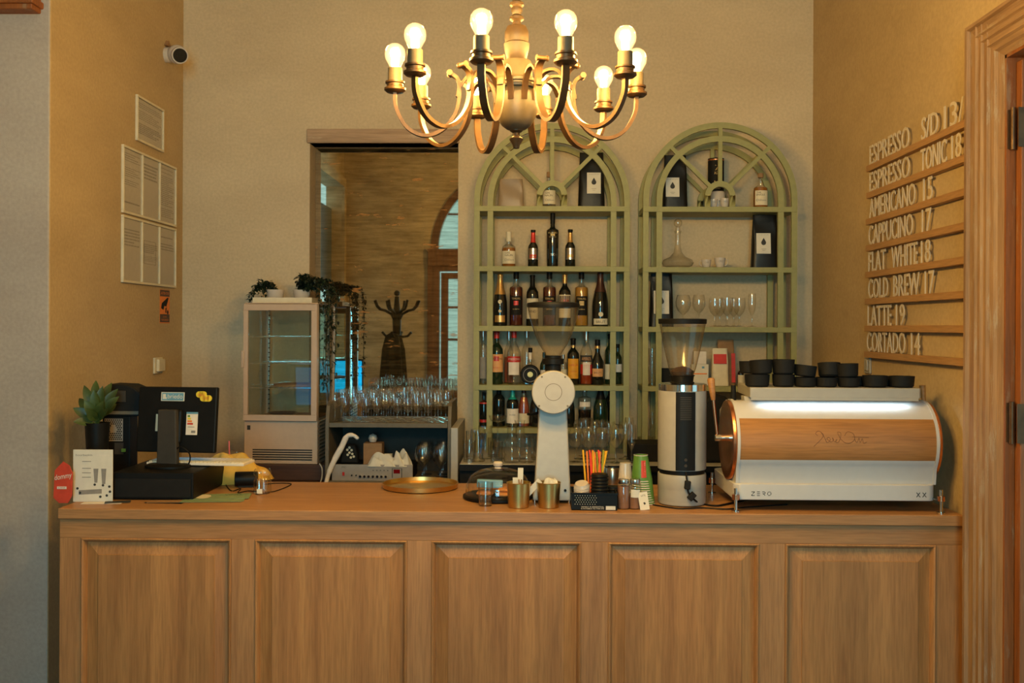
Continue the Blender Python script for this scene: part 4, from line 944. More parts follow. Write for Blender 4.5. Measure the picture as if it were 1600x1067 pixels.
MB().lathe([(0.0005, 0), (0.03, 0), (0.044, cz_), (0.046, cz_+0.004)]).build('cup_body', MT['glass'], u); MB().lathe([(0.046, cz_-0.002), (0.050, cz_+0.002), (0.046, cz_+0.008)]).build('rim', MT['pink'], u)
MB().lathe([(0.046, cz_+0.008), (0.036, cz_+0.03), (0.014, cz_+0.042)]).build('dome_lid', MT['glass'], u); MB().tube([(0,0,0.03), (-0.004,0,cz_+0.085)], 0.0035).build('straw', MT['pink'], u)
# --- card reader, jar, cable ---
g = on(381, 763); u = thing('card_terminal', 'squat black card terminal beside the ribbed glass jar', 'card terminal', (g.x, g.y+0.04, CZ), 0.2); s = S(g.y)
m = MB(); m.cyl(0.034, -0.05, 0.05, (0, 0, 0.036), 28, 'X'); m.build('body', MT['black'], u, bevel=0.003); MB().box(-0.035, 0.035, -0.02, 0.02, 0, 0.01).build('foot', MT['blackm'], u, smooth=False)
g = on(407, 773); s = S(g.y); u = thing('glass_jar', 'ribbed glass jar of toothpicks with a small white sticker', 'jar', (g.x, g.y+0.03, CZ))
MB().lathe([(0.0005, 0), (0.030, 0), (0.037, 0.008), (0.037, 0.055), (0.032, 0.068), (0.029, 0.074), (0.036, 0.082), (0.037, 0.096), (0.032, 0.108), (0.030, 0.110)], seg=72, ripple=0.03, nr=18).build('glass_body', MT['glassb'], u)
q = MB()
for k in range(26):
    a = rn.uniform(0, 6.28); r = rn.uniform(0, 0.022); q.tube([(r*math.cos(a), r*math.sin(a), 0.004), (r*1.15*math.cos(a+0.3), r*1.15*math.sin(a+0.3), 0.064)], 0.0013, 5)
o = q.build('toothpicks', MT['kraft'], u); o['kind'] = 'stuff'
MB().box(-0.014, 0.010, -0.0385, -0.037, 0.006, 0.026).build('sticker', MT['paper'], u, smooth=False)
m = MB(); P = [on(x, y)+Vector((0,0,0.0025)) for x, y in ((352,757),(362,768),(376,764),(372,771),(388,768),(418,770),(437,766),(455,757),(430,756),(412,758))]
o = m.tube(spline([tuple(p) for p in P], 6), 0.0022, 6).build('black_cable', MT['black']); tag(o, 'thin black cable looping on the bar around the ribbed jar', 'cable')
# --- gold tray ---
c1 = on(657, 777); c0 = on(657, 749); cy = (c0.y+c1.y)/2; xr = (At(716, 762, cy).x-At(598, 762, cy).x)/2; cxx = At(657, 762, cy).x
u = thing('brass_tray', 'round shallow brass tray near the middle of the bar', 'tray', (cxx, cy, CZ))
MB().lathe([(0.0005, 0.001), (xr*0.94, 0.001), (xr*0.985, 0.004), (xr, 0.024), (xr-0.003, 0.0245), (xr*0.97, 0.007), (xr*0.93, 0.004), (0.0005, 0.004)], seg=72).build('dish', MT['gold'], u)
# --- cake dome ---
g = on(778, 788); s = S(g.y+0.12); Rd = 55*s; gy = g.y+Rd; gx = At(778, 780, gy).x
u = thing('cake_stand', 'glass cake dome with white knob on a round black base', 'cake stand', (gx, gy, CZ))
MB().lathe([(0.0005, 0), (Rd*0.96, 0), (Rd, 0.006), (Rd, 0.014), (Rd*0.94, 0.018), (0.0005, 0.016)], seg=56).build('base', MT['black'], u)
Zd = (788-738)*s*0.95; 
MB().lathe([(Rd*0.93, 0.018), (Rd*0.93, 0.03), (Rd*0.91, Zd*0.45), (Rd*0.80, Zd*0.72), (Rd*0.58, Zd*0.90), (Rd*0.3, Zd*0.985), (0.0005, Zd*1.0)], seg=56).build('glass_dome', MT['glass'], u)
kb = Zd-0.001; MB().lathe([(0.016, kb), (0.014, kb+0.006), (0.020, kb+0.012), (0.021, kb+0.022), (0.016, kb+0.028), (0.0005, kb+0.030)]).build('knob', MT['porc'], u)
MT['cookie'] = mat('baked_orange', (0.50, 0.19, 0.05), 0.8, bump=0.5, scale=25)
for i, (x, y, z, l) in enumerate(((-0.055,-0.03,0.019,'golden biscuit at the left inside the cake dome'), (0.03,-0.05,0.019,'orange biscuit at the front right inside the cake dome'), (0.0,0.03,0.019,'biscuit at the back inside the cake dome'), (0.035,-0.03,0.0355,'biscuit stacked on top at the right inside the cake dome'))):
    o = MB().lathe([(0.0005, 0), (0.033, 0), (0.037, 0.006), (0.030, 0.014), (0.0005, 0.016)], seg=24).build('biscuit', MT['cookie'], loc=(gx+x, gy+y, CZ+z)); tag(o, l, 'biscuit')
MT['bluep'] = mat('blue_wrapper', (0.10, 0.30, 0.50), 0.4)
o = MB().box(-0.055, 0.055, -0.012, 0.012, 0, 0.035).build('blue_packet', MT['bluep'], loc=(gx-0.035, gy-0.02, CZ+0.047), smooth=False, bevel=0.005, rot=(0, 0.05, 0.1)); tag(o, 'blue wrapped snack packet inside the cake dome', 'packet')
# --- shot glass ---
def tumbler(name, label, loc, r0, r1, h, group=None, mm=None, cat='glass', seg=36, ripple=0, nr=10, base=0.008):
    o = MB().lathe([(0.0005, 0), (r0, 0), (r0+(r1-r0)*0.1, base), (r1, h), (r1-0.0012, h), (r0-0.0015, base+0.002), (0.0005, base+0.002)], seg=seg, ripple=ripple, nr=nr).build(name, mm or MT['glassb'], loc=loc); tag(o, label, cat, group); return o
g = on(758, 792); s = S(g.y+0.03); tumbler('shot_glass', 'small clear straight glass standing before the cake dome', (g.x, g.y+0.028, CZ), 10*s, 12*s, 36*s)
# --- gold cups ---
for (px, lb) in ((810, 'gold metal cup holding sugar sachets and sticks'), (857.5, 'gold metal cup with crumpled white paper standing before the white grinder')):
    g = on(px, 795); s = S(g.y+0.04)
    u = thing('gold_cup', lb, 'cup', (g.x, g.y+0.04, CZ))
    MB().lathe([(0.0005, 0), (15.5*s, 0), (16.2*s, 0.002), (18.5*s, 38*s), (19.3*s, 38.5*s), (18.3*s, 39*s), (15*s, 0.004), (0.0005, 0.004)], seg=40).build('cup_body', MT['gold'], u)
    cc = u.location
    if px < 830:
        for (dx, dy, dz, w_, h_, r, l) in ((-0.012,0.0,0.035,0.024,0.085,0.0,'cream sugar sachet standing leftmost in the gold cup'), (0.006,-0.004,0.06,0.022,0.10,0.02,'tallest cream sugar sachet in the gold cup'), (0.03,0.01,0.045,0.024,0.085,0.75,'white sachet leaning right out of the gold cup')):
            o = MB().box(-w_/2, w_/2, -0.001, 0.001, 0, h_).build('sugar_sachet', MT['paper'], loc=(cc.x+dx, cc.y+dy, CZ+dz), rot=(0, r, 0), smooth=False); tag(o, l, 'sachet')
        for (dx, r, l) in ((0.012, -0.12, 'thin brown wooden stirrer in the gold cup'), (-0.002, 0.15, 'short brown wooden stirrer in the gold cup')):
            o = MB().box(-0.003, 0.003, -0.0008, 0.0008, 0, 0.095).build('stirrer', MT['kraft'], loc=(cc.x+dx, cc.y-0.012, CZ+0.02), rot=(0, r, 0), smooth=False); tag(o, l, 'stirrer')
    else:
        o = crumple(0.06, 0.06, 0.03, 16, 16, 9, 0.8).build('crumpled_paper', MT['paper'], loc=(cc.x+0.008, cc.y, CZ+0.085)); tag(o, 'crumpled white paper in the gold cup before the white grinder', 'paper')

# --- tall white grinder with round head ---
gy = on(862, 787).y; s = S(gy); gx = At(864, 700, gy).x
u = thing('coffee_grinder', 'tall white coffee grinder with a round drum head and large clear hopper', 'coffee grinder', (gx, gy, CZ))
zz = lambda py, Y=gy: At(864, py, Y).z-CZ
m = MB()
def loft4(mb, secs):
    vs = []; fs = []
    for (z, x0, x1, y0, y1) in secs: vs += [(x0, y0, z), (x1, y0, z), (x1, y1, z), (x0, y1, z)]
    for k in range(len(secs)-1):
        for q in range(4): q2 = (q+1) % 4; fs.append((k*4+q, k*4+q2, k*4+4+q2, k*4+4+q))
    fs.append((3,2,1,0)); e = (len(secs)-1)*4; fs.append((e, e+1, e+2, e+3)); mb.add(vs, fs)
loft4(m, [(0.012, -31*s, 29*s, 0, 0.22), (0.03, -31*s, 29*s, 0, 0.22), (zz(762), -28.5*s, 27.5*s, 0.003, 0.21), (zz(640), -22*s, 22*s, 0.03, 0.20), (zz(615), -20*s, 20*s, 0.035, 0.19)])
m.build('column', MT['white'], u, smooth=False, bevel=0.006)
for (x, y) in ((-28*s, 0.015), (26*s, 0.015), (-28*s, 0.2), (26*s, 0.2)): MB().cyl(0.009, 0, 0.013, (x, y, 0), 16).build('foot', MT['chrome'], u)
zc = zz(612); yf = -0.045
MB().cyl(33.5*s, yf, 0.035, (0, 0, zc), 56, 'Y').build('drum_head', MT['white'], u, bevel=0.004)
MB().lathe([(31*s, 0.035), (34.5*s, 0.037), (34.5*s, 0.055), (30*s, 0.057)], (0, 0, zc-3.5*s), 56, 'Y').build('black_ring', MT['black'], u)
MB().cyl(31*s, 0.057, 0.20, (0, 0, zc-1*s), 48, 'Y').build('motor_housing', MT['white'], u, bevel=0.003)
MB().lathe([(12.6*s, yf-0.0006), (13.4*s, yf-0.0006), (13.4*s, yf+0.0005), (12.6*s, yf+0.0005), (12.6*s, yf-0.0006)], (0, 0, zc+0.5*s), 48, 'Y').build('dial_ring', MT['grey'], u)
for (x, z) in ((-22, -21), (22, -21), (-18, 24), (18, 24)): MB().cyl(1.6*s, yf-0.001, yf+0.001, (x*s, 0, zc+z*s), 12, 'Y').build('screw', MT['grey'], u)
MB().cyl(0.0055, -0.004, 0.004, (19.5*s, 0, zz(766)), 16, 'Y').build('power_switch', MT['black'], u)
m = MB(); m.lathe([(0.001, zz(584)), (12.5*s, zz(584)), (12.5*s, zz(570)), (17*s, zz(569)), (17*s, zz(561)), (13*s, zz(560)), (13*s, zz(556)), (0.001, zz(556))], (0, 0.04, 0), 36); m.build('hopper_collar', MT['black'], u)
m = MB(); m.lathe([(11*s, zz(557)), (15*s, zz(550)), (22.5*s, zz(538)), (30*s, zz(521)), (35.5*s, zz(504)), (39*s, zz(489)), (40.5*s, zz(480))], (0, 0.04, 0), 48); m.build('hopper', MT['hopper'], u)
m = MB(); m.lathe([(0.001, zz(480)), (41.5*s, zz(480)), (42*s, zz(476)), (41*s, zz(473)), (30*s, zz(471.5)), (0.001, zz(471.5))], (0, 0.04, 0), 48); m.build('hopper_lid', MT['black'], u)
MB().tube([(-20*s, 0.12, zz(648)), (-34*s, 0.10, zz(651)), (-40*s, 0.09, zz(650))], 0.006).build('lever', MT['black'], u)
# --- second grinder ---
g = on(1065, 793); r2 = 0.102; gy = g.y+r2; gx = At(1065.5, 700, gy).x; s = S(gy)
u = thing('espresso_grinder', 'white cylindrical espresso grinder with black vented back strip and amber hopper', 'coffee grinder', (gx, gy, CZ))
zz2 = lambda py: At(1065, py, gy-r2*0.7).z-CZ
r2 = 37.3*s
m = MB(); m.lathe([(0.001, 0.004), (r2*0.97, 0.004), (r2*0.99, 0.012)]+[(r2*(1 if k % 2 else 0.99), zz2(782)+(k//2)*0.0085+(0.002 if k % 2 else 0)) for k in range(12)]+[(r2, zz2(744)), (r2*0.99, zz2(742)), (0.001, zz2(742))], seg=64); m.build('base_drum', MT['white'], u, ang=60)
MB().cyl(r2*0.93, zz2(742)+0.0005, zz2(735)-0.0005, seg=48).build('black_joint', MT['black'], u)
MB().lathe([(0.001, zz2(735)), (r2*0.99, zz2(735)), (r2, zz2(733)), (r2, zz2(611)), (0.001, zz2(611))], seg=64).build('body', MT['white'], u)
aw = 0.40
m = MB(); m.lathe([(r2+0.0002, zz2(734)), (r2+0.003, zz2(734)), (r2+0.003, zz2(612)), (r2+0.0002, zz2(612))], seg=16, a0=-PI/2-aw, a1=-PI/2+aw); m.build('back_strip', MT['black'], u)
q = MB()
for k in range(13):
    z = zz2(655)+k*0.0075; q.lathe([(r2+0.0031, z), (r2+0.0042, z), (r2+0.0042, z+0.003), (r2+0.0031, z+0.003)], seg=8, a0=-PI/2-0.22, a1=-PI/2+0.22)
q.build('vent_ribs', MT['greyd'], u)
for py in (717, 726): MB().cyl(0.006, -(r2+0.007), -(r2+0.002), (0, 0, zz2(py)), 16, 'Y').build('port', MT['greyd'], u)
MB().lathe([(0.001, zz2(611)), (r2*1.01, zz2(611)), (r2*1.01, zz2(601)), (r2*0.9, zz2(600)), (0.001, zz2(600))], seg=56).build('chrome_band', MT['chrome'], u)
zt2 = lambda py: At(1065, py, gy).z-CZ
m = MB(); m.lathe([(r2*0.5, zz2(600)), (r2*0.5, zt2(597)), (17*s, zt2(596)), (18*s, zt2(588)), (20*s, zt2(586)), (0.001, zt2(586))]); m.build('hopper_collar', MT['black'], u)
m = MB(); m.lathe([(17*s, zt2(587)), (21*s, zt2(575)), (28*s, zt2(545)), (33*s, zt2(520)), (35.5*s, zt2(506))], (0,0,0), 48, ripple=0.012, nr=8); m.build('hopper', MT['hopper'], u)
m = MB(); m.lathe([(16*s, zt2(586)), (19*s, zt2(580)), (10*s, zt2(574)), (0.001, zt2(572))]); o = m.build('coffee_beans', mat('coffee_beans', (0.045, 0.018, 0.008), 0.5, bump=1.0, scale=120), u); o['kind'] = 'stuff'
m = MB(); m.lathe([(0.001, zt2(506)), (37*s, zt2(506)), (37.5*s, zt2(499)), (36*s, zt2(498)), (0.001, zt2(498))], seg=48); m.build('hopper_lid', MT['black'], u)
P = [Vector((gx+0.001, gy-r2-0.004, CZ+zz2(735))), Vector((gx+0.004, gy-r2-0.012, CZ+zz2(748))), Vector((gx+0.010, gy-r2-0.014, CZ+zz2(766))), Vector((gx+0.035, gy-r2-0.012, CZ+zz2(778))), on(1096, 789)+Vector((0,0,0.005)), on(1120, 792)+Vector((0,0,0.005)), on(1150, 789)+Vector((0,0.03,0.005)), on(1200, 783)+Vector((0,0.06,0.005)), on(1300, 784)+Vector((0,0.08,0.005))]
u = thing('power_cable', 'black power cable with two chunky ferrite blocks hanging down the espresso grinder', 'cable', tuple(P[1])); o_ = u.location.copy()
MB().tube([tuple(Vector(p)-o_) for p in spline([tuple(p) for p in P], 8)], 0.004, 8).build('cord', MT['black'], u)
for (p, r) in ((P[1]*0.6+P[2]*0.4, 0.1), (P[2]*0.45+P[3]*0.55, 0.75)):
    k = MB().box(-0.012, 0.012, -0.010, 0.010, -0.017, 0.017); k.xf(Matrix.Translation(p-o_) @ Matrix.Rotation(r, 4, 'Y')); k.build('ferrite_block', MT['blackm'], u, bevel=0.003, smooth=False)
m = MB(); o = m.tube(spline([tuple(on(x, y)+Vector((0,0,0.004))) for x, y in ((1020,790),(1060,796),(1100,795),(1135,797),(1165,794),(1230,790))], 6), 0.003, 6).build('black_cable', MT['black']); tag(o, 'black cable running along the bar front below the espresso grinder', 'cable')

# --- black basket with lids and straws ---
a = on(893, 797); b = on(965, 799); yb2 = a.y; s = S(yb2)
bxc = (a.x+b.x)/2; bw = (b.x-a.x)/2
u = thing('plastic_basket', 'black perforated plastic basket holding lids and straws', 'basket', (bxc, yb2, CZ)); hh = 27*s
m = MB(); loft4(m, [(0, -bw*.92, bw*.92, 0.004, 0.15), (hh, -bw, bw, 0, 0.155)]); m = MB()
for (x0, x1, y0, y1) in ((-bw, bw, 0, 0.003), (-bw, bw, 0.152, 0.155), (-bw, -bw+0.003, 0.003, 0.152), (bw-0.003, bw, 0.003, 0.152)): m.box(x0, x1, y0, y1, 0, hh)
m.box(-bw, bw, 0, 0.155, 0, 0.003); m.box(-bw-0.004, bw+0.004, -0.004, 0.0, hh-0.006, hh).box(-bw-0.004, bw+0.004, 0.155, 0.159, hh-0.006, hh)
m.build('tub', MT['black'], u, smooth=False, weld=False)
q = MB()
for r in range(5):
    for c in range(9):
        x = -bw+0.014+c*0.0100+(0.0050 if r % 2 else 0); z = 0.024+r*0.0085
        if x < bw*0.1: q.cyl(0.0016, -0.0007, -0.0001, (x, 0, z), 6, 'Y')
q.build('perforation', MT['cream'], u, smooth=False)
MB().box(-bw*0.62, bw*0.98, -0.006, -0.0045, -0.0, 0.020).build('label_strip', MT['blackm'], u, smooth=False)
q = MB(); text_mb(q, 'WHAT IS ESSENTIAL', (-bw*0.58, -0.0067, 0.012), (1,0,0), (0,0,1), bw*1.0, 0.005); text_mb(q, 'IS INVISIBLE TO THE EYE', (-bw*0.58, -0.0067, 0.005), (1,0,0), (0,0,1), bw*1.0, 0.005)
q.box(bw*0.50, bw*0.92, -0.0069, -0.0062, 0.003, 0.018); q.build('lettering', MT['paper'], u, smooth=False)
# white cup lids (stack lying tilted) and black lids
for i in range(6):
    o = MB().lathe([(0.031, 0), (0.033, 0.003), (0.029, 0.007), (0.026, 0.016), (0.0005, 0.016)], seg=32).build('cup_cover', MT['porc'], loc=(bxc-bw*0.52, yb2+0.055, CZ+0.048+i*0.0075), rot=(rad(4*i), rad(-6), 0)); tag(o, 'white cup lid in the small stack at the left of the black basket', 'cup cover', 'white cup lids in the basket')
for i in range(7):
    o = MB().lathe([(0.035, 0), (0.037, 0.004), (0.034, 0.007), (0.033, 0.013), (0.0005, 0.014)], seg=32).build('cup_cover', MT['black'], loc=(bxc+bw*0.26, yb2+0.045, CZ+0.046+i*0.0135), rot=(0, 0, 0)); tag(o, 'black cup lid in the tall stack at the right of the black basket', 'cup cover', 'black cup lids in the basket')
g = on(972, 797)
for i in range(5):
    o = MB().lathe([(0.032, 0), (0.034, 0.004), (0.031, 0.007), (0.030, 0.0145), (0.0005, 0.015)], seg=32).build('cup_cover', MT['black'], loc=(At(958, 780, g.y+0.11).x, g.y+0.125, CZ+0.003+i*0.0145)); tag(o, 'black cup lid in the low stack behind the spice shakers', 'cup cover', 'black cup lids behind the shakers')
cols = [('yellow', (0.85, 0.42, 0.02)), ('orange', (0.85, 0.22, 0.04)), ('red', (0.80, 0.07, 0.04)), ('green', (0.32, 0.32, 0.03))]
SM = [mat('straw_'+n_, c_, 0.4) for n_, c_ in cols]
sp = [(916, 911, 0), (920, 917, 1), (925, 922, 2), (923, 926, 1), (928, 927, 0), (933, 929, 1), (930, 921, 2), (937, 937, 2), (934, 938, 1), (939, 943, 3), (937, 946, 0), (935, 933, 3), (941, 935, 2), (936, 948, 0)]
ys = yb2+0.11
for i, (xb_, xt, ci) in enumerate(sp):
    A = At(xb_, 763, ys+0.004*(i % 4)); B = At(xt, 703+(i % 3)*1.5, ys+0.006*(i % 4)); A.z = CZ+0.06
    A0 = A+(A-B)*0.35; A0.z = CZ+0.01
    o = MB().tube([(0,0,0), tuple(A-A0), tuple(B-A0)], 0.0040, 8).build('drinking_straw', SM[ci], loc=tuple(A0)); tag(o, '%s plastic drinking straw in the fanned bunch standing in the black basket' % cols[ci][0], 'straw', '%s straws in the basket' % cols[ci][0])
# --- cup stacks, shakers, tag ---
g = on(977, 792); u0 = Vector((At(977, 760, g.y+0.13).x, g.y+0.13, CZ)); s = S(u0.y)
for i in range(8):
    o = MB().lathe([(10.5*s, 0), (9.2*s+0.0, 0.0)] if False else [(0.0125+0.018, 0), (0.0315, 0.002), (0.030, 0.0045), (0.0235, 0.075), (0.0005, 0.0755)], seg=32).build('paper_cup', MT['porc'], loc=(u0.x, u0.y, u0.z+i*0.0125)); tag(o, 'white paper cup in the upturned stack behind the spice shakers', 'cup', 'white paper cups')
g = on(1006, 793); yg = g.y+0.09; s = S(yg)
for i in range(11):
    x = At(1008-i*0.7, 760, yg).x
    mm_ = MT['greencup'] if i == 10 else MT['porc']
    u = thing('green_paper_cup', 'green patterned paper cup on top of the upturned stack by the espresso grinder' if i == 10 else 'pale-rimmed green paper cup nested in the upturned stack by the espresso grinder', 'cup', (x, yg, CZ+i*0.0095), 0, None if i == 10 else 'nested green paper cups')
    MB().lathe([(0.0405, 0), (0.0415, 0.0015), (0.040, 0.0042)], seg=36).build('rim', MT['porc'], u)
    MB().lathe([(0.0398, 0.0042), (0.029, 0.108), (0.027, 0.108), (0.0268, 0.102), (0.0005, 0.102)], seg=36).build('cup_body', MT['greencup'], u)
    if i == 10:
        MB().lathe([(0.0298, 0.106), (0.0298, 0.109), (0.027, 0.109)], seg=36).build('foot_rim', MT['porc'], u)
        q = MB(); q.lathe([(0.0393, 0.018), (0.0318, 0.088)], seg=6, a0=-PI/2-0.05, a1=-PI/2+0.55); q.build('red_panel', MT['red'], u)
        q = MB(); text_mb(q, 'COFFEE', (0.0, -0.0420, 0.0), (0,0,1), (-1,0,0), 0.055, 0.008); q.xf(Matrix.Translation((0.014, 0.006, 0.022)) @ Matrix.Rotation(rad(-5.5), 4, 'X')); q.build('lettering', MT['paper'], u, smooth=False)
for (px, lb, fill) in ((975, 'glass shaker full of cocoa powder with steel lid, left of two', 0.95), (993, 'glass shaker half full of cinnamon with a blank white label, right of two', 0.55)):
    g = on(px, 796); s = S(g.y+0.02); u = thing('spice_shaker', lb, 'shaker', (g.x, g.y+0.022, CZ)); r = 9.6*s
    H_ = 46*s
    MB().lathe([(0.0005, 0), (r*0.95, 0), (r, 0.003), (r, H_*0.80), (r*0.88, H_*0.86)], seg=32).build('glass_body', MT['glassb'], u)
    MB().cyl(r*0.93, 0.003, H_*0.8*fill, seg=28).build('powder', mat('cocoa_powder', (0.30, 0.13, 0.07), 0.9), u)
    MB().lathe([(r*0.80, H_*0.84), (r*0.86, H_*0.86), (r*0.86, H_*0.97), (r*0.8, H_), (0.0005, H_)], seg=28).build('lid', MT['steel'], u)
    if px > 980: MB().lathe([(r+0.0006, H_*0.40), (r+0.0006, H_*0.66)], seg=12, a0=-PI/2-0.8, a1=-PI/2+0.75).build('label', MT['paper'], u)
g = on(1008, 797); o = MB().box(-0.019, 0.019, 0, 0.0012, 0, 0.072).build('paper_tag', MT['paper'], loc=(g.x, g.y, CZ), rot=(rad(-12), rad(-8), 0), smooth=False); tag(o, 'small white printed tag leaning against the green cups', 'tag')
q = MB(); text_mb(q, 'LATTE', (-0.008, -0.0005, 0.054), (1,0,0), (0,0,1), 0.018, 0.007); q.prism([(0.0,0.020),(0.007,0.024),(0.004,0.031),(-0.003,0.030)], -0.0006, 0); q.build('printed_mark', MT['ink'], o, smooth=False)

# =============== ESPRESSO MACHINE ===============
YE = 4.00
mx_0 = At(1147, 770, YE).x; mx_1 = At(1463, 770, YE).x; mxc = (mx_0+mx_1)/2; mw = (mx_1-mx_0)/2
u = thing('espresso_machine', 'large white two-group espresso machine with oak back panel and copper ends', 'espresso machine', (mxc, YE, CZ))
mz = lambda py, Y=YE: At(1300, py, Y).z-CZ
rr = 0.03
def rrect(x0, x1, y0, y1, r, n=6):
    P = []
    for (cx_, cy_, a0) in ((x1-r, y0+r, -PI/2), (x1-r, y1-r, 0), (x0+r, y1-r, PI/2), (x0+r, y0+r, PI)):
        P += [(cx_+r*math.cos(a0+PI/2*k/n), cy_+r*math.sin(a0+PI/2*k/n)) for k in range(n+1)]
    return P
MB().prism(rrect(-mw, mw, 0, 0.46, 0.035), mz(782), mz(757), 'Z').build('base_tray', MT['mwhite'], u, bevel=0.003, ang=30)
# body profile (y, z), front side bulges to the guest
bw0 = At(1156, 700, YE).x-mxc; bw1 = At(1461, 700, YE).x-mxc
RB = 0.165; yc = 0.15; zc = mz(757)+0.16
ang = lambda a: (yc-RB*math.cos(a), zc+RB*math.sin(a))
lo = [(yc-0.125, mz(757)-0.001)]
prof = lo+[ang(rad(a)) for a in range(-35, 86, 5)]
def body_strip(nm, pts, mm, th=0.006, x0=None, x1=None):
    x0 = bw0 if x0 is None else x0; x1 = bw1 if x1 is None else x1
    inner = [(y+th, z-(th*0.3)) for y, z in reversed(pts)]
    return MB().prism(pts+inner, x0, x1, 'X').build(nm, mm, u, ang=30)
z_w1 = mz(655); z_w0 = mz(719)
def cut(z):
    for a in range(0, len(prof)-1):
        if prof[a][1] <= z <= prof[a+1][1]:
            t = (z-prof[a][1])/(prof[a+1][1]-prof[a][1]); return (prof[a][0]+t*(prof[a+1][0]-prof[a][0]), z)
c0, c1 = cut(z_w0), cut(z_w1)
low = [p for p in prof if p[1] < z_w0]+[c0]; mid = [c0]+[p for p in prof if z_w0 < p[1] < z_w1]+[c1]; top = [c1]+[p for p in prof if p[1] > z_w1]
body_strip('lower_panel', low, MT['mwhite']); body_strip('oak_panel', mid, MT['oakm']); body_strip('upper_panel', top, MT['mwhite'])
MB().prism([(0.05, mz(757)-0.001), (0.05, zc), (0.08, zc+0.12), (0.16, zc+0.155), (0.30, zc+0.155), (0.44, zc+0.10), (0.44, zc+0.0), (0.30, mz(757)-0.001)], bw0+0.002, bw1-0.002, 'X').build('chassis', MT['mwhite'], u, smooth=False)
MB().box(bw0+0.03, bw1-0.03, 0.44, 0.52, zc-0.02, zc+0.05).build('group_housing', MT['steel'], u, bevel=0.01)
for x in (-0.2, 0.2):
    m = MB(); m.cyl(0.035, zc-0.07, zc-0.02, (x, 0.49, 0), 28); m.build('group_head', MT['chrome'], u)
for sgn, xx in ((-1, bw0), (1, bw1)):
    xa, xb_ = (xx-0.012, xx-0.0005) if sgn < 0 else (xx+0.0005, xx+0.012)
    MB().prism([(y, z) for y, z in ([(yc-0.13, mz(757)-0.001)]+[(yc-(RB+0.004)*math.cos(rad(a)), zc+(RB+0.004)*math.sin(rad(a))) for a in range(-35, 216, 5)]+[(yc+0.14, mz(757)-0.001)])], xa, xb_, 'X').build('end_cheek', MT['mwhite'], u, ang=30)
    xo = xx-0.012 if sgn < 0 else xx+0.012
    m = MB(); hs_ = sgn
    m.lathe([(RB-0.001, xo), (RB+0.001, xo+sgn*0.004), (RB-0.003, xo+sgn*0.014), (RB-0.012, xo+sgn*0.016), (RB*0.6, xo+sgn*0.010), (0.0005, xo+sgn*0.006)], (0, 0, 0), 64, 'X')
    m.xf(Matrix.Translation((0, yc, zc))); m.build('copper_disc', MT['copper'], u)
# levers
for sgn, xx in ((-1, bw0-0.03),):
    MB().cyl(0.014, -0.045, 0.02, (xx, yc-0.02, zc+0.01), 24, 'X').build('pivot', MT['chrome'], u)
    m = MB(); xl = xx-0.035; y_ = yc-0.02
    A = Vector((xl, y_, zc+0.01)); B = Vector((xl-0.018, y_+0.0, zc+0.01+0.155))
    m.tube([tuple(A), tuple(B)], 0.0065); m.build('lever_rod', MT['copper'], u)
    d = (B-A).normalized(); m = MB(); m.tube([tuple(B), tuple(B+d*0.02), tuple(B+d*0.085), tuple(B+d*0.092)], [0.009, 0.012, 0.016, 0.012], 16); m.build('lever_handle', MT['oakm'], u)
a = At(1146, 632, YE+0.22); a2 = At(1146, 602, YE+0.22); m = MB(); m.tube([(a.x-mxc, 0.22, a.z-CZ-0.05), (a.x-mxc, 0.22, a.z-CZ), (a2.x-mxc, 0.22, a2.z-CZ)], [0.006, 0.013, 0.010]); m.build('steam_knob', MT['blackm'], u)
a = At(1444, 634, YE+0.16); a2 = At(1441, 602, YE+0.16); m = MB(); m.tube([(a.x-mxc, 0.16, a.z-CZ), (a2.x-mxc, 0.16, a2.z-CZ)], [0.008, 0.013]); m.build('lever_handle', MT['oakm'], u)
# feet
for (px, y_) in ((1149.5, 0.0), (1470, 0.0), (1110, 0.42), (1440, 0.42)):
    X_ = At(px, 790, YE+y_-0.01).x-mxc; y2 = y_-0.012 if y_ < 0.1 else y_
    if px == 1440: X_ = mw+0.012
    if px == 1110: X_ = -mw-0.012
    m = MB(); m.cyl(0.018, 0, 0.006, (X_, y2, 0), 24).cyl(0.007, 0.006, mz(763), (X_, y2, 0), 16); ft = m.build('foot', MT['chrome'], u)
    m = MB(); m.cyl(0.015, mz(780)-0.002, mz(773), (X_, y2, 0), 24); m.build('copper_nut', MT['copper'], ft)
    m = MB(); m.box(X_ if X_ < 0 else mw-0.01, -mw+0.01 if X_ < 0 else X_, y2-0.004, y2+0.004+(0.02), mz(779), mz(777)); m.build('bracket', MT['steel'], ft, smooth=False)
# cup tray with LED strip beneath
ty = 0.06; tx0 = At(1172, 615, YE+ty).x-mxc; tx1 = At(1440, 615, YE+ty).x-mxc; tz0 = mz(626, YE+ty); tz1 = mz(606, YE+ty)
tlo = tz0; tz0 = tz0+0.010
MB().box(tx0+0.004, tx1-0.012, ty, ty+0.004, tlo, tz0+0.002).build('tray_lip', MT['white'], u, smooth=False)
MB().prism([(tx0, ty), (tx1-0.008, ty), (tx1, ty+0.01), (tx1, ty+0.34), (tx0+0.02, ty+0.34)], tz0, tz1, 'Z').build('cup_tray', MT['white'], u, smooth=False, bevel=0.003)
for x in (tx0+0.0, tx1-0.03):
    MB().prism([(ty+0.14, tz0), (ty+0.08, tz0), (ty+0.05, zc+0.140), (ty+0.12, zc+0.150)], x-0.008, x+0.022, 'X').build('tray_support', MT['white'], u, smooth=False)
for i, px in enumerate((1190, 1235, 1322, 1410)):
    X_ = At(px, 628, YE+0.2).x-mxc; MB().cyl(0.006, zc+0.150, tz0+0.002, (X_, ty+0.2, 0), 12).build('tray_post', MT['chrome'], u)
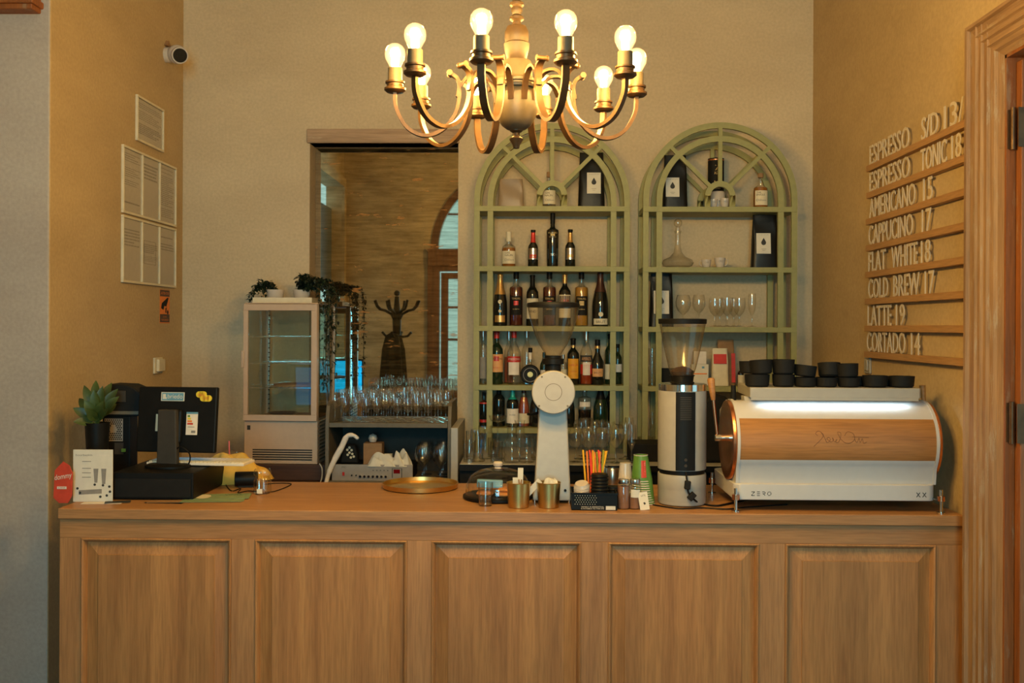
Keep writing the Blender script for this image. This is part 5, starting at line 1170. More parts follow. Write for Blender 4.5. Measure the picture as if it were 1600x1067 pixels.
MT['led'] = emis('led_strip_light', (0.72, 0.93, 1.0), 6)
MB().box(tx0+0.03, tx1-0.03, ty+0.012, ty+0.030, tz0-0.003, tz0-0.0003).build('led_strip', MT['led'], u, smooth=False)
led = area('led_strip_light', (mxc+(tx0+tx1)/2, YE+ty+0.022, CZ+tz0-0.005), (rad(-52), 0, 0), (tx1-tx0)-0.14, 0.02, 1.15, (0.66, 0.90, 1.0)); led.parent = None
# lettering
def dash(nm, strokes, x0, z0, s_, mm, y=-0.0006, w_=0.0022):
    q = MB()
    for (xa, za, xb2, zb2) in strokes:
        a = Vector((xa, za)); b = Vector((xb2, zb2)); d = (b-a).normalized(); n_ = Vector((-d.y, d.x))*w_/2
        pts = [a*s_+n_, b*s_+n_, b*s_-n_, a*s_-n_]; q.prism([(x0+p.x, z0+p.y) for p in pts], y, y+0.0008)
    return q.build(nm, mm, u, smooth=False)
lt = mz(775); lh = 0.016
Zs = [(0,1,0.9,1),(0.9,0.95,0.35,0.5),(0.3,0.35,0,0),(0,0,0.9,0)]; Es = [(1.5,1,2.3,1),(1.5,.5,2.3,.5),(1.5,0,2.3,0)]; Rs = [(2.9,1,3.6,1),(3.7,.95,3.7,.55),(3.0,.5,3.6,.5),(3.3,.4,3.7,0)]; Os = [(4.4,.85,4.7,1),(4.8,1,5.2,.9),(5.3,.8,5.2,.15),(4.4,.2,4.35,.75),(4.5,.05,5.1,.05)]
x0 = At(1174, 772, YE).x-mxc
dash('lettering', Zs+Es+Rs+Os, x0, lt, 0.0148, MT['ink'], w_=0.0026)
x0 = At(1432, 772, YE).x-mxc
dash('lettering', [(0,1,.35,.6),(.45,.4,.8,0),(.75,1,0,0),(1.3,1,1.65,.6),(1.75,.4,2.1,0),(2.05,1,1.3,0)], x0, lt-0.002, 0.0185, MT['ink'], w_=0.003)
# engraved signature on the oak
sg = [[(-18,8),(-22,12),(-16,16),(-8,10),(-12,2),(-22,-8),(-26,-12)],[(-12,14),(-6,4),(-2,-4),(4,0),(2,5),(-2,2),(6,-3),(10,1),(8,4),(12,-3),(16,2),(14,-4),(20,-2),(24,12),(18,14),(22,4),(30,-4),(40,-5),(48,2),(46,12),(36,15),(30,8)],[(44,6),(74,5)],[(48,2),(52,-4),(56,4),(58,-4),(62,3),(64,-5),(70,-3),(66,-5)]]
scx = At(1300, 690, YE).x-mxc; q = MB(); ss = 0.85*S(YE)
for st_ in sg:
    pts = spline([(x*ss, 0, z*ss) for x, z in st_], 5)
    pp = []
    for (x, _, z) in pts:
        zz_ = z_w0+(z_w1-z_w0)*0.50+z; aa = math.asin(max(-1, min(1, (zz_-zc)/RB))); pp.append((scx-0.02+x, yc-(RB+0.0003)*math.cos(aa), zz_))
    q.tube(pp, 0.0009, 5)
q.build('engraved_signature', mat('burnt_engraving', (0.16, 0.06, 0.02), 0.6), u)
# cups on the tray
ztray = CZ+tz1+0.001
cup = [(1183,0.05,0,0,0),(1172,0.13,1,0,0),(1190,0.05,1,-4,0),(1224,0.06,0,0,0),(1224,0.06,1,0,0),(1258,0.06,0,0,0),(1257,0.07,1,6,0),(1291,0.06,0,0,0),(1326,0.06,0,0,0),(1296,0.08,1,0,-8),(1324,0.06,1,-3,0),(1367,0.06,0,0,0),(1409,0.06,0,0,0),(1348,0.14,0,0,0),(1388,0.15,0,0,0)]
lb = ['lowest black cup at the left end of the machine tray', 'black cup behind, upper of the leftmost pile', 'tilted black cup on top of the leftmost pile', 'lower black cup of the second pile from the left', 'upper black cup of the second pile from the left', 'lower black cup of the third, shorter pile', 'tilted upper black cup of the third, shorter pile', 'low black cup in the middle of the tray', 'lower black cup right of the tray centre', 'upper black cup leaning behind its neighbour at the tray centre', 'glossy upper black cup right of the tray centre', 'single black cup, second from the right end of the tray', 'single black cup at the right end of the tray', 'black cup in the back row between the centre piles and the right end', 'black cup in the back row near the right end of the tray']
ch_ = 0.050
proto = None
for (px, dy, lv_, ry, rx), l in zip(cup, lb):
    Y_ = YE+ty+dy; X_ = At(px, 590, Y_).x
    if proto is None:
        r = 16.5*S(YE+0.12)*1.05
        m = MB(); m.lathe([(0.0005, 0), (r*0.80, 0), (r*0.93, 0.006), (r, ch_), (r*0.96, ch_), (r*0.88, 0.008), (0.0005, 0.006)], seg=36)
        o = m.build('black_cup', MT['blackm']); proto = o
    else: o = proto.copy(); sc.collection.objects.link(o)
    h_ = [1.0, 1.0, 1.15, 1.0, 1.22, 0.78, 0.95, 0.78, 0.78, 1.15, 1.10, 0.95, 0.92, 0.78, 0.78][lb.index(l)]
    base = ztray+(0 if lv_ == 0 else {1172: 0.0505, 1190: 0.0515, 1224: 0.0505, 1257: 0.041, 1296: 0.040, 1324: 0.040}[px])
    o.location = (X_, Y_, base); o.scale = (1.0 if px not in (1183, 1367, 1409) else 1.12, 1, h_); o.rotation_euler = (rad(rx), rad(ry), 0); tag(o, l, 'cup', 'black cups on the machine')

# =============== BOTTLES AND SHELF THINGS ===============
PROF = {
 'wine': [(0,0),(.93,0),(1,.02),(1,.60),(.94,.67),(.62,.735),(.40,.77),(.36,.81),(.36,.955),(.41,.96),(.41,.985),(.36,1),(0,1)],
 'champ': [(0,0),(.95,0),(1,.03),(1,.36),(.95,.47),(.78,.60),(.52,.72),(.40,.82),(.34,.93),(.38,.95),(.38,.98),(.30,1),(0,1)],
 'straight': [(0,0),(.95,0),(1,.015),(1,.68),(.93,.715),(.50,.74),(.37,.76),(.36,.80),(.36,1),(0,1)],
 'shoulder': [(0,0),(.95,0),(1,.015),(1,.56),(.93,.63),(.60,.72),(.38,.79),(.34,.84),(.34,1),(0,1)],
 'gin': [(0,0),(.92,0),(1,.03),(1,.50),(.93,.585),(.55,.64),(.36,.67),(.34,.72),(.34,1),(0,1)],
 'beer': [(0,0),(.93,0),(1,.02),(1,.49),(.92,.57),(.52,.66),(.43,.70),(.38,.93),(.42,.94),(.42,1),(0,1)],
 'tall': [(0,0),(.86,0),(.90,.02),(1,.64),(.96,.68),(.50,.71),(.36,.74),(.33,.82),(.36,1),(0,1)],
 'rum': [(0,0),(.9,0),(.97,.02),(1,.40),(.95,.50),(.72,.58),(.42,.68),(.36,.74),(.42,.83),(.36,.87),(.36,1),(0,1)],
}
def pr_r(P, t):
    for i in range(len(P)-1):
        if P[i][1] <= t <= P[i+1][1]:
            d = P[i+1][1]-P[i][1]
            return P[i+1][0] if d < 1e-6 else P[i][0]+(P[i+1][0]-P[i][0])*(t-P[i][1])/d
    return P[-1][0]
def pr_cut(P, t0, t1):
    return [(pr_r(P, t0), t0)]+[(r, t) for r, t in P if t0 < t < t1 and r > 0]+[(pr_r(P, t1), t1)]
LIQ = {}
def liquid(name, col): 
    if name not in LIQ: LIQ[name] = mat('liquid_'+name, col, 0.12, var=0.02, spec=0.6)
    return LIQ[name]
def bottle(label, px, pyb, pyt, wpx, Y, z, style, body='dkglass', cap=None, capt=(0.93, 1.0), foil=None, foilt=(0.78, 1.0), liq=None, fill=0.62, labels=(), texts=(), sy=1.0, name='bottle', cat='bottle', group=None, ground=None):
    s = S(Y); b = At(px, (pyb+pyt)/2, Y); r = wpx/2*s*0.97; H = (pyb-pyt)*s; P = PROF[style]
    if ground: H = ground
    u = thing(name, label, cat, (b.x, Y, z+0.0005), 0, group)
    MB().lathe([(max(0.0003, p*r), t*H) for p, t in P], seg=36, sy=sy).build('glass_body', MT[body], u)
    if liq: MB().lathe([(0.0003, 0.004)]+[(p*r*0.95, t*H+0.001) for p, t in pr_cut(P, 0.012, fill)]+[(0.0003, fill*H)], seg=32, sy=sy).build('liquid', liq, u)
    if cap: MB().lathe([(p*r*1.10+0.0005, t*H) for p, t in pr_cut(P, *capt)]+[(0.0003, capt[1]*H+0.0006)], seg=28).build('cap', cap, u)
    if foil: MB().lathe([(p*r*1.04+0.0004, t*H) for p, t in pr_cut(P, *foilt)]+[(0.0003, foilt[1]*H+0.0005)], seg=28).build('foil', foil, u)
    for (t0, t1, hw_, mm, nm) in labels:
        ro = r*(pr_r(P, (t0+t1)/2))+0.0007
        MB().lathe([(r*pr_r(P, t0)+0.0008, t0*H), (ro, (t0+t1)/2*H), (r*pr_r(P, t1)+0.0008, t1*H)], seg=16, sy=sy, a0=-PI/2-hw_, a1=-PI/2+hw_).build(nm or 'label', mm, u)
    for (txt, t0, h_, w_, mm, dx) in texts:
        q = MB(); text_mb(q, txt, (dx*r, sy, t0*H), None, None, w_*r*2, h_*H, bend=r*max(pr_r(P, t0), pr_r(P, t0+h_))+0.0013); q.build('lettering', mm, u, smooth=False)
    return u
def seal(u, rr, t, H, r, mm, sy=1.0):
    MB().cyl(rr, -0.001, 0.0, (0, -r*sy-0.0002, t*H), 20, 'Y').build('seal', mm, u)
MT['goldfoil'] = mat('gold_foil', (0.62, 0.36, 0.12), 0.35, 0.7, var=0.08)
MT['redfoil'] = mat('red_foil', (0.55, 0.03, 0.02), 0.35, 0.2)
MT['brfoil'] = mat('brown_foil', (0.07, 0.025, 0.015), 0.35, 0.3)
MT['teal'] = mat('teal_foil', (0.02, 0.35, 0.30), 0.35, 0.2)
MT['peach'] = mat('peach_label', (0.66, 0.32, 0.12), 0.6)
MT['amber'] = liquid('amber', (0.30, 0.10, 0.015)); MT['dkred'] = liquid('dark_red', (0.085, 0.012, 0.008)); MT['honey'] = liquid('honey', (0.42, 0.20, 0.03)); MT['rose'] = liquid('rose', (0.36, 0.08, 0.04)); MT['coffeeq'] = liquid('black', (0.01, 0.006, 0.004)); MT['orangeq'] = liquid('orange_red', (0.30, 0.035, 0.01))
MT['silver'] = MT['steel']; MT['goldink'] = mat('gold_ink', (0.55, 0.40, 0.16), 0.5)
ink, pap, crm, gk = MT['ink'], MT['paper'], MT['cream'], MT['goldink']
YBt = YS+0.10
def bag(label, px0, px1, pyb, pyt, Y, z, labelbox=None, mm='bag', drop=True, name='coffee_bag', cat='coffee bag', lean=0.0, depth=0.07, hdr='COFFEE'):
    s = S(Y); a = At(px0, pyb, Y); b = At(px1, pyb, Y); w_ = b.x-a.x; H = (pyb-pyt)*s; c = (a.x+b.x)/2
    u = thing(name, label, cat, (c, Y, z+0.0005))
    m = MB(); vs = []; fs = []; n = 24; lv = 12
    for k in range(lv+1):
        t = k/lv; dd = depth*(1-t**1.6)*0.5+0.0035; ww = w_/2*(1-0.13*t)
        for i in range(n):
            a_ = 2*PI*i/n; c_, s_ = math.cos(a_), math.sin(a_)
            ex = (abs(c_)**0.35)*(1 if c_ > 0 else -1); ey = (abs(s_)**0.55)*(1 if s_ > 0 else -1)
            vs.append((ex*ww, ey*dd+0.003*math.sin(9*t+3*i/n*6.28)*(0.3+t), t*H))
    for k in range(lv):
        for i in range(n): i2 = (i+1) % n; fs.append((k*n+i, k*n+i2, (k+1)*n+i2, (k+1)*n+i))
    fs.append(tuple(range(n-1, -1, -1))); fs.append(tuple(lv*n+i for i in range(n))); m.add(vs, fs)
    body = m.build('bag_body', MT[mm], u, ang=60)
    if labelbox:
        x0, x1, y1, y0, lm = labelbox; X0 = (x0-(px0+px1)/2)*s; X1 = (x1-(px0+px1)/2)*s; Z0 = (pyb-y0)*s; Z1 = (pyb-y1)*s
        yy = lambda zz: -(depth*(1-(zz/H)**1.6)*0.5+0.0035)-0.0045
        q = MB(); q.add([(X0, yy(Z0)-0.001, Z0), (X1, yy(Z0)-0.001, Z0), (X1, yy(Z1)-0.001, Z1), (X0, yy(Z1)-0.001, Z1), (X0, yy(Z0)+0.002, Z0), (X1, yy(Z0)+0.002, Z0), (X1, yy(Z1)+0.002, Z1), (X0, yy(Z1)+0.002, Z1)], [(0,1,2,3),(7,6,5,4),(0,4,5,1),(1,5,6,2),(2,6,7,3),(3,7,4,0)]); lo_ = q.build('label', MT[lm], u, smooth=False)
        if drop:
            cx_, cz = (X0+X1)/2, (Z0+Z1)/2+0.004; r_ = (X1-X0)*0.17; y_ = yy(cz)-0.002
            q = MB(); q.prism([(cx_+r_*math.cos(a_), cz+r_*math.sin(a_)) for a_ in [PI-0.5+(PI+1)*k/16 for k in range(17)]]+[(cx_, cz+r_*2.0)], y_, y_+0.0008); q.build('drop_emblem', ink, u, smooth=False)
            q = MB(); text_mb(q, hdr, (X0+(X1-X0)*0.12, yy(Z1)-0.0022, Z1-(Z1-Z0)*0.14), (1,0,0), (0,0,1), (X1-X0)*0.76, (Z1-Z0)*0.07); 
            q.box(cx_-r_, cx_+r_, yy(Z0)-0.0022, yy(Z0)-0.0015, Z0+(Z1-Z0)*0.22, Z0+(Z1-Z0)*0.235); q.box(cx_-r_*0.6, cx_+r_*0.6, yy(Z0)-0.0022, yy(Z0)-0.0015, Z0+(Z1-Z0)*0.15, Z0+(Z1-Z0)*0.165)
            q.build('lettering', MT['inkg'], u, smooth=False)
    return u
# ---- left unit, top to bottom ----
z = zL[0]
bag('flat taupe foil pouch on the top shelf of the left arched unit', 778, 819, 322, 275, YBt+0.05, z, None, 'pouch', False, 'foil_pouch', 'pouch', depth=0.04)
bottle('squat bottle with handwritten-style cream label behind the small arch of the left unit', 858, 322, 266, 21, YBt, z, 'gin', 'glassb', MT['kraft'], (0.86, 1.0), labels=[(0.10, 0.48, 1.2, crm, 'label')], texts=[('GIN', 0.38, 0.05, 0.35, ink, -0.3), ('NAUN', 0.31, 0.055, 0.62, ink, -0.1), ('Dillon', 0.18, 0.06, 0.7, MT['inkg'], 0.1)], sy=0.8)
bag('black coffee bag with white drop label on the top shelf of the left arched unit', 903, 945, 322, 234, YBt+0.05, z, (916.5, 938, 266, 299, 'paper'), hdr='ORIGO')
z = zL[1]
bottle('squat amber bottle, leftmost on the second shelf of the left arched unit', 795, 416, 361, 22, YBt, z, 'gin', 'glassb', MT['cream'], (0.72, 1.0), liq=MT['amber'], fill=0.54, labels=[(0.09, 0.45, 1.25, crm, 'label')], texts=[('GIN', 0.37, 0.05, 0.35, ink, -0.25), ('NAUN', 0.30, 0.055, 0.6, ink, 0.0), ('Dillon', 0.17, 0.06, 0.7, MT['inkg'], 0.1)], sy=0.8)
bottle('small dark bottle with bright red neck foil on the second shelf of the left unit', 833, 416, 358, 16.5, YBt, z, 'beer', 'dkglass', MT['black'], (0.94, 1), foil=MT['redfoil'], foilt=(0.66, 0.93), labels=[(0.2, 0.5, 1.2, MT['silver'], 'label'), (0.24, 0.33, 0.7, MT['redfoil'], 'red_mark')])
bottle('tall black spirit bottle with gold emblem, centre of the second shelf of the left unit', 863.5, 416, 331, 20, YBt, z, 'tall', 'dkglass', MT['black'], (0.80, 1), texts=[('BUMBU', 0.61, 0.028, 0.8, gk, 0), ('RESERVE', 0.54, 0.014, 0.6, gk, 0), ('XO', 0.20, 0.05, 0.4, MT['silver'], 0)], labels=[(0.565, 0.61, 0.35, gk, 'gold_emblem')])
bottle('small dark gold-necked bottle, rightmost on the second shelf of the left unit', 891, 416, 357, 16.5, YBt, z, 'beer', 'dkglass', MT['black'], (0.92, 1), foil=MT['goldfoil'], foilt=(0.66, 0.91), labels=[(0.2, 0.5, 1.2, MT['silver'], 'label'), (0.26, 0.33, 0.6, MT['goldfoil'], 'gold_mark')])
z = zL[2]
u = bottle('gold-necked sparkling wine bottle, leftmost on the third shelf of the left unit', 781.5, 509.5, 428, 23, YBt, z, 'champ', 'dkglass', foil=MT['goldfoil'], foilt=(0.60, 1), labels=[(0.07, 0.20, 0.75, MT['goldfoil'], 'label')]); Hc = 81.5*S(YBt); seal(u, 0.012, 0.46, Hc, 22*S(YBt)/2*0.95, crm); seal(u, 0.009, 0.28, Hc, 23*S(YBt)/2, crm)
for px, lq, lb, tx in ((806.5, MT['dkred'], 'dark red straight-sided spirit bottle beside the sparkling wine on the third shelf', 0), (858.5, MT['dkred'], 'dark red straight-sided spirit bottle behind the grinder hopper on the third shelf', 1), (908.5, MT['honey'], 'golden yellow straight-sided spirit bottle on the third shelf of the left unit', 2)):
    bottle(lb, px, 509.5, 425, 21.5, YBt, z, 'straight', 'glassb', MT['black'], (0.87, 1), liq=lq, fill=0.71, labels=[(0.20, 0.55, 0.95, MT['blackm'], 'label'), (0.38, 0.46, 0.35, (MT['redfoil'], MT['redfoil'], gk)[tx], 'emblem')], texts=[('TENURIL', 0.485, 0.035, 0.72, gk, 0), ('RESERVA', 0.30, 0.018, 0.5, gk, 0)])
bottle('dark wine bottle with plain cream label left of the grinder hopper on the third shelf', 832, 509.5, 430, 20, YBt, z, 'wine', 'dkglass', foil=MT['black'], foilt=(0.74, 1), labels=[(0.14, 0.54, 1.2, crm, 'label')], texts=[('VINO', 0.26, 0.05, 0.6, ink, 0)])
bottle('dark wine bottle with copper capsule and red-patterned label on the third shelf', 882.5, 509.5, 428.5, 20, YBt, z, 'wine', 'dkglass', foil=MT['goldfoil'], foilt=(0.82, 1), labels=[(0.40, 0.60, 1.15, crm, 'label'), (0.42, 0.58, 1.0, MT['brfoil'], 'picture'), (0.16, 0.34, 1.15, crm, 'lower_label')], texts=[('CASA', 0.46, 0.06, 0.7, MT['redfoil'], 0)])
u = bottle('dark sparkling wine bottle with brown capsule, rightmost on the third shelf of the left unit', 938, 509.5, 425, 26, YBt, z, 'champ', 'dkglass', foil=MT['brfoil'], foilt=(0.63, 1), labels=[(0.03, 0.14, 1.0, crm, 'label')], texts=[('BRUT', 0.055, 0.05, 0.6, ink, 0)]); seal(u, 0.014, 0.22, 84.5*S(YBt), 25*S(YBt)/2, crm)
z = zL[3]
bottle('clear slim bottle in the narrow left column of the fourth shelf', 755, 602, 518, 12.5, YBt, z, 'straight', 'glassb', MT['silver'], (0.88, 1), labels=[(0.1, 0.5, 1.0, MT['inkg'], 'label')])
bottle('green-black vermouth bottle with red cap and peach arched label on the fourth shelf', 776, 602, 520, 21, YBt, z, 'wine', 'dkgreen', MT['redfoil'], (0.87, 1), labels=[(0.23, 0.57, 1.3, MT['peach'], 'label'), (0.44, 0.53, 0.42, MT['redfoil'], 'red_disc')], texts=[('MARTINI', 0.465, 0.04, 0.95, ink, 0), ('ROSSO', 0.30, 0.03, 0.5, MT['red'], 0)])
bottle('pink-tinted clear bottle half hidden behind the vodka on the fourth shelf', 795, 602, 521, 15, YBt+0.09, z, 'shoulder', 'glassb', MT['silver'], (0.86, 1), liq=MT['rose'], fill=0.5)
bottle('clear vodka bottle with red cap and red name band on the fourth shelf', 803, 602, 520, 22, YBt, z, 'shoulder', 'glassb', MT['redfoil'], (0.88, 1), labels=[(0.42, 0.53, 1.3, MT['redfoil'], 'band'), (0.18, 0.42, 0.85, MT['paperg'], 'label')], texts=[('WYBOROWA', 0.455, 0.045, 0.95, pap, 0), ('VODKA', 0.60, 0.035, 0.6, gk, 0)])
bottle('tall clear bottle behind the round dark bottle on the fourth shelf', 823, 602, 520, 17, YBt+0.09, z, 'shoulder', 'glassb', MT['silver'], (0.88, 1))
# round flat bottle
s = S(YBt); b = At(828.5, 575, YBt); u = thing('bottle', 'round flat dark liqueur bottle with circular emblem on the fourth shelf', 'bottle', (b.x, YBt-0.02, z+0.0005))
R_ = 15.3*s; H_ = 57*s
m = MB(); m.prism([(R_*math.cos(a_)*1.0, R_+R_*math.sin(a_)*(1 if math.sin(a_) > -0.8 else 0.98)) for a_ in [PI*2*k/40 for k in range(40)]], -0.02, 0.02, 'Y'); m.build('glass_body', MT['black'], u, bevel=0.006); m = MB(); m.box(-R_*0.55, R_*0.55, -0.018, 0.018, 0, 0.02); m.build('foot', MT['dkglass'], u, bevel=0.003)
MB().lathe([(0.014, R_*1.9), (0.010, R_*2.1), (0.010, H_*0.86)]).build('neck', MT['glassb'], u); MB().lathe([(0.0105, H_*0.68), (0.0105, H_*0.87)], a0=-PI/2-0.9, a1=-PI/2+0.9).build('neck_label', MT['paperg'], u); MB().cyl(0.0125, H_*0.87, H_).build('cap', MT['black'], u)
MB().lathe([(R_*0.66, -0.0205), (R_*0.72, -0.0205), (R_*0.72, -0.0195)], (0, 0, R_*0.98), 36, 'Y').build('ring', MT['inkg'], u); MB().cyl(R_*0.28, -0.0222, -0.02, (0, 0, R_*1.02), 24, 'Y').build('emblem', MT['goldfoil'], u)
bottle('dark green bottle peeking left of the grinder collar on the fourth shelf', 850, 602, 552, 13, YBt, z, 'shoulder', 'dkgreen', MT['dkgreen'], (0.85, 1), labels=[(0.1, 0.45, 1.0, MT['paperg'], 'label')])
bottle('small clear bottle right of the grinder collar on the fourth shelf', 880, 602, 556, 12, YBt+0.03, z, 'straight', 'glassb', MT['silver'], (0.85, 1), labels=[(0.15, 0.5, 1.0, crm, 'label')])
bottle('coffee liqueur bottle with yellow arched label on the fourth shelf of the left unit', 895.5, 602, 530, 20, YBt, z, 'wine', 'dkglass', MT['black'], (0.86, 1), foil=MT['goldfoil'], foilt=(0.80, 0.85), labels=[(0.13, 0.56, 0.95, mat('kahlua_yellow', (0.72, 0.33, 0.02), 0.6), 'label')], texts=[('KAHLUA', 0.40, 0.05, 0.8, MT['red'], 0), ('LIQUEUR', 0.27, 0.025, 0.6, MT['red'], 0)])
bottle('clear aperitif bottle with orange-red liquid and black slanted band on the fourth shelf', 916, 602, 519, 20, YBt, z, 'shoulder', 'glassb', MT['silver'], (0.84, 1), liq=MT['orangeq'], fill=0.26, labels=[(0.43, 0.55, 1.3, MT['ink'], 'band'), (0.18, 0.42, 0.6, MT['paperg'], 'shield_label'), (0.2, 0.38, 1.25, MT['redfoil'], 'side_label')], texts=[('APEROL', 0.455, 0.06, 0.85, MT['peach'], 0)])
bottle('dark rounded liqueur bottle with peach oval label, right of the orange aperitif', 933.5, 602, 532, 21, YBt, z, 'rum', 'dkglass', MT['black'], (0.87, 1), foil=MT['goldfoil'], foilt=(0.80, 0.86), labels=[(0.18, 0.36, 0.9, MT['peach'], 'label')], texts=[('BAILEYS', 0.25, 0.04, 0.6, MT['brfoil'], 0)])
bottle('dark bottle behind the right inner post on the fourth shelf of the left unit', 953, 602, 524, 17, YBt+0.06, z, 'wine', 'dkgreen', MT['black'], (0.9, 1), labels=[(0.1, 0.4, 1.2, crm, 'label')])
bottle('dark bottle in the narrow right column of the fourth shelf of the left unit', 965, 602, 540, 14, YBt+0.08, z, 'wine', 'dkgreen', MT['black'], (0.9, 1), labels=[(0.3, 0.5, 1.2, MT['paperg'], 'label')])
z = zL[4]
bottle('dark bottle with red neck band in the narrow left column of the bottom shelf', 756, 669, 616, 14, YBt, z, 'straight', 'dkglass', MT['blackm'], (0.9, 1), labels=[(0.66, 0.74, 1.4, MT['redfoil'], 'band'), (0.12, 0.2, 1.2, MT['redfoil'], 'lower_band')])
bottle('plain black wine bottle at the left of the bottom shelf of the left unit', 779.5, 669, 596, 20, YBt, z, 'wine', 'dkglass', foil=MT['black'], foilt=(0.78, 1), ground=0.247)
bottle('dark wine bottle with teal neck foil and pale label on the bottom shelf', 801, 669, 600, 19.5, YBt-0.03, z, 'wine', 'dkglass', foil=MT['teal'], foilt=(0.72, 1), labels=[(0.10, 0.48, 1.25, MT['paperg'], 'label')], ground=0.225, texts=[('ROSE', 0.3, 0.04, 0.5, MT['inkg'], 0)])
bottle('pink rose wine bottle with pale label on the bottom shelf of the left unit', 818.5, 669, 600, 18, YBt, z, 'champ', 'glassb', foil=MT['brfoil'], foilt=(0.80, 1), liq=MT['rose'], fill=0.70, labels=[(0.08, 0.32, 1.2, crm, 'label')], ground=0.245)
bottle('dark sparkling bottle just left of the white grinder column on the bottom shelf', 838, 669, 600, 21, YBt, z, 'champ', 'dkglass', foil=MT['black'], foilt=(0.7, 1), ground=0.245)
bottle('dark bottle just right of the white grinder column on the bottom shelf', 889, 669, 600, 19, YBt, z, 'champ', 'dkglass', foil=MT['black'], foilt=(0.7, 1), ground=0.245)
bottle('clear spirit bottle two-thirds full of black liquor on the bottom shelf', 913.5, 669, 600, 21, YBt, z, 'straight', 'glassb', MT['silver'], (0.86, 1), liq=MT['coffeeq'], fill=0.42, ground=0.24, labels=[(0.5, 0.62, 0.9, MT['paperg'], 'label')])
bottle('dark green sparkling bottle near the right end of the left unit bottom shelf', 938.5, 669, 596, 24, YBt, z, 'champ', 'dkgreen', foil=MT['black'], foilt=(0.66, 1), ground=0.247)
bottle('black bottle behind the right inner post on the bottom shelf of the left unit', 953, 669, 604, 16, YBt+0.08, z, 'wine', 'dkglass', foil=MT['brfoil'], foilt=(0.75, 1), ground=0.235)

# ---- glasses ----
GL = {}
def wineglass_geo(kind):
    P = {'wine': [(0.0005,0.0015),(0.034,0.0015),(0.035,0.003),(0.008,0.008),(0.004,0.014),(0.0038,0.078),(0.010,0.086),(0.026,0.100),(0.036,0.120),(0.0385,0.142),(0.036,0.168),(0.031,0.190)],
         'small': [(0.0005,0.0015),(0.029,0.0015),(0.030,0.003),(0.008,0.008),(0.0045,0.014),(0.0045,0.056),(0.012,0.064),(0.024,0.078),(0.031,0.100),(0.032,0.122),(0.030,0.150)],
         'flute': [(0.0005,0.0015),(0.028,0.0015),(0.029,0.003),(0.007,0.008),(0.004,0.014),(0.0038,0.070),(0.010,0.084),(0.020,0.108),(0.0245,0.150),(0.0245,0.190),(0.022,0.215)],
         'balloon': [(0.0005,0.0015),(0.035,0.0015),(0.036,0.003),(0.008,0.008),(0.0042,0.014),(0.004,0.068),(0.012,0.078),(0.032,0.096),(0.044,0.122),(0.046,0.145),(0.042,0.172),(0.036,0.192)]}[kind]
    return P
def gls(kind, x, y, z, label, group, sc_=1.0, name='wine_glass'):
    if kind not in GL:
        o = MB().lathe(wineglass_geo(kind), seg=28).build(name, MT['glassw']); GL[kind] = o; first = True
    else: o = GL[kind].copy(); sc.collection.objects.link(o); first = False
    o.name = name; o.location = (x, y, z+0.0005); o.scale = (sc_,)*3; o.rotation_euler = (0, 0, random.uniform(0, 6)); tag(o, label, 'glass', group); return o
rg = random.Random(9)
# ---- grey cabinet with amplifier and glasses, standing on the low back cabinet ----
YG = 5.45; zb_ = 0.8605
a = At(508, 700, YG); b = At(705, 700, YG); gx0, gx1 = a.x, b.x; gxc = (gx0+gx1)/2; gh = (gx1-gx0)/2
ztop = At(600, 661, YG).z-zb_; zside = At(600, 629, YG).z-zb_
u = thing('glass_cabinet', 'open grey cabinet with wavy side panels carrying rows of glasses and an amplifier', 'cabinet', (gxc, YG, zb_))
sp_ = [(0.0, 0.0), (0.0, ztop-0.03), (0.004, ztop+0.02), (0.03, zside-0.02), (0.07, zside), (0.42, zside), (0.42, 0.0)]
for sx in (-1, 1):
    x0, x1 = (-gh, -gh+0.02) if sx < 0 else (gh-0.02, gh)
    MB().prism(sp_, x0, x1, 'X').build('side_panel', MT['grey'], u, smooth=False, bevel=0.003)
MB().box(-gh+0.021, gh-0.021, 0.0, 0.42, ztop-0.025, ztop).build('top_board', MT['grey'], u, smooth=False, bevel=0.002)
MB().box(-gh+0.021, gh-0.021, 0.0, 0.42, 0.0, 0.022).build('bottom_board', MT['grey'], u, smooth=False, bevel=0.002)
MB().box(-gh+0.021, gh-0.021, 0.405, 0.42, 0.023, ztop-0.026).build('back_board', MT['greyd'], u, smooth=False)
zt_ = zb_+ztop
n = 11
for r in range(4):
    for i in range(n):
        x = gx0+0.045+(gx1-gx0-0.09)*(i+(0.5 if r % 2 else 0))/(n-0.5)
        y = YG+0.045+r*0.088
        k = ('small', 'wine', 'wine', 'balloon')[r] if (i*7+r*3) % 5 else ('flute' if r else 'wine')
        if k == 'balloon': k = 'wine'
        nm_ = {'small': 'goblet', 'wine': 'wine_glass', 'flute': 'champagne_flute'}[k]
        row = ('front', 'second', 'third', 'back')[r]
        gls(k, x+rg.uniform(-.003, .003), y+rg.uniform(-.004, .004), zt_, 'clear %s in the %s row on top of the open grey cabinet' % ({'small': 'short-stemmed goblet', 'wine': 'stemmed wine glass', 'flute': 'champagne flute'}[k], row), '%s glasses, %s row on the grey cabinet' % (k, row), rg.uniform(0.88, 0.93), nm_)
zt_ = zb_+0.0225
for i in range(6):
    c_, r = i % 2, i//2
    gls('balloon', At(668 + (20 if c_ else -8), 740, YG+0.06).x, YG+0.06+r*0.10, zt_, 'large balloon wine glass inside the grey cabinet, right of the amplifier', 'balloon glasses inside the grey cabinet', 1.0, 'balloon_glass')
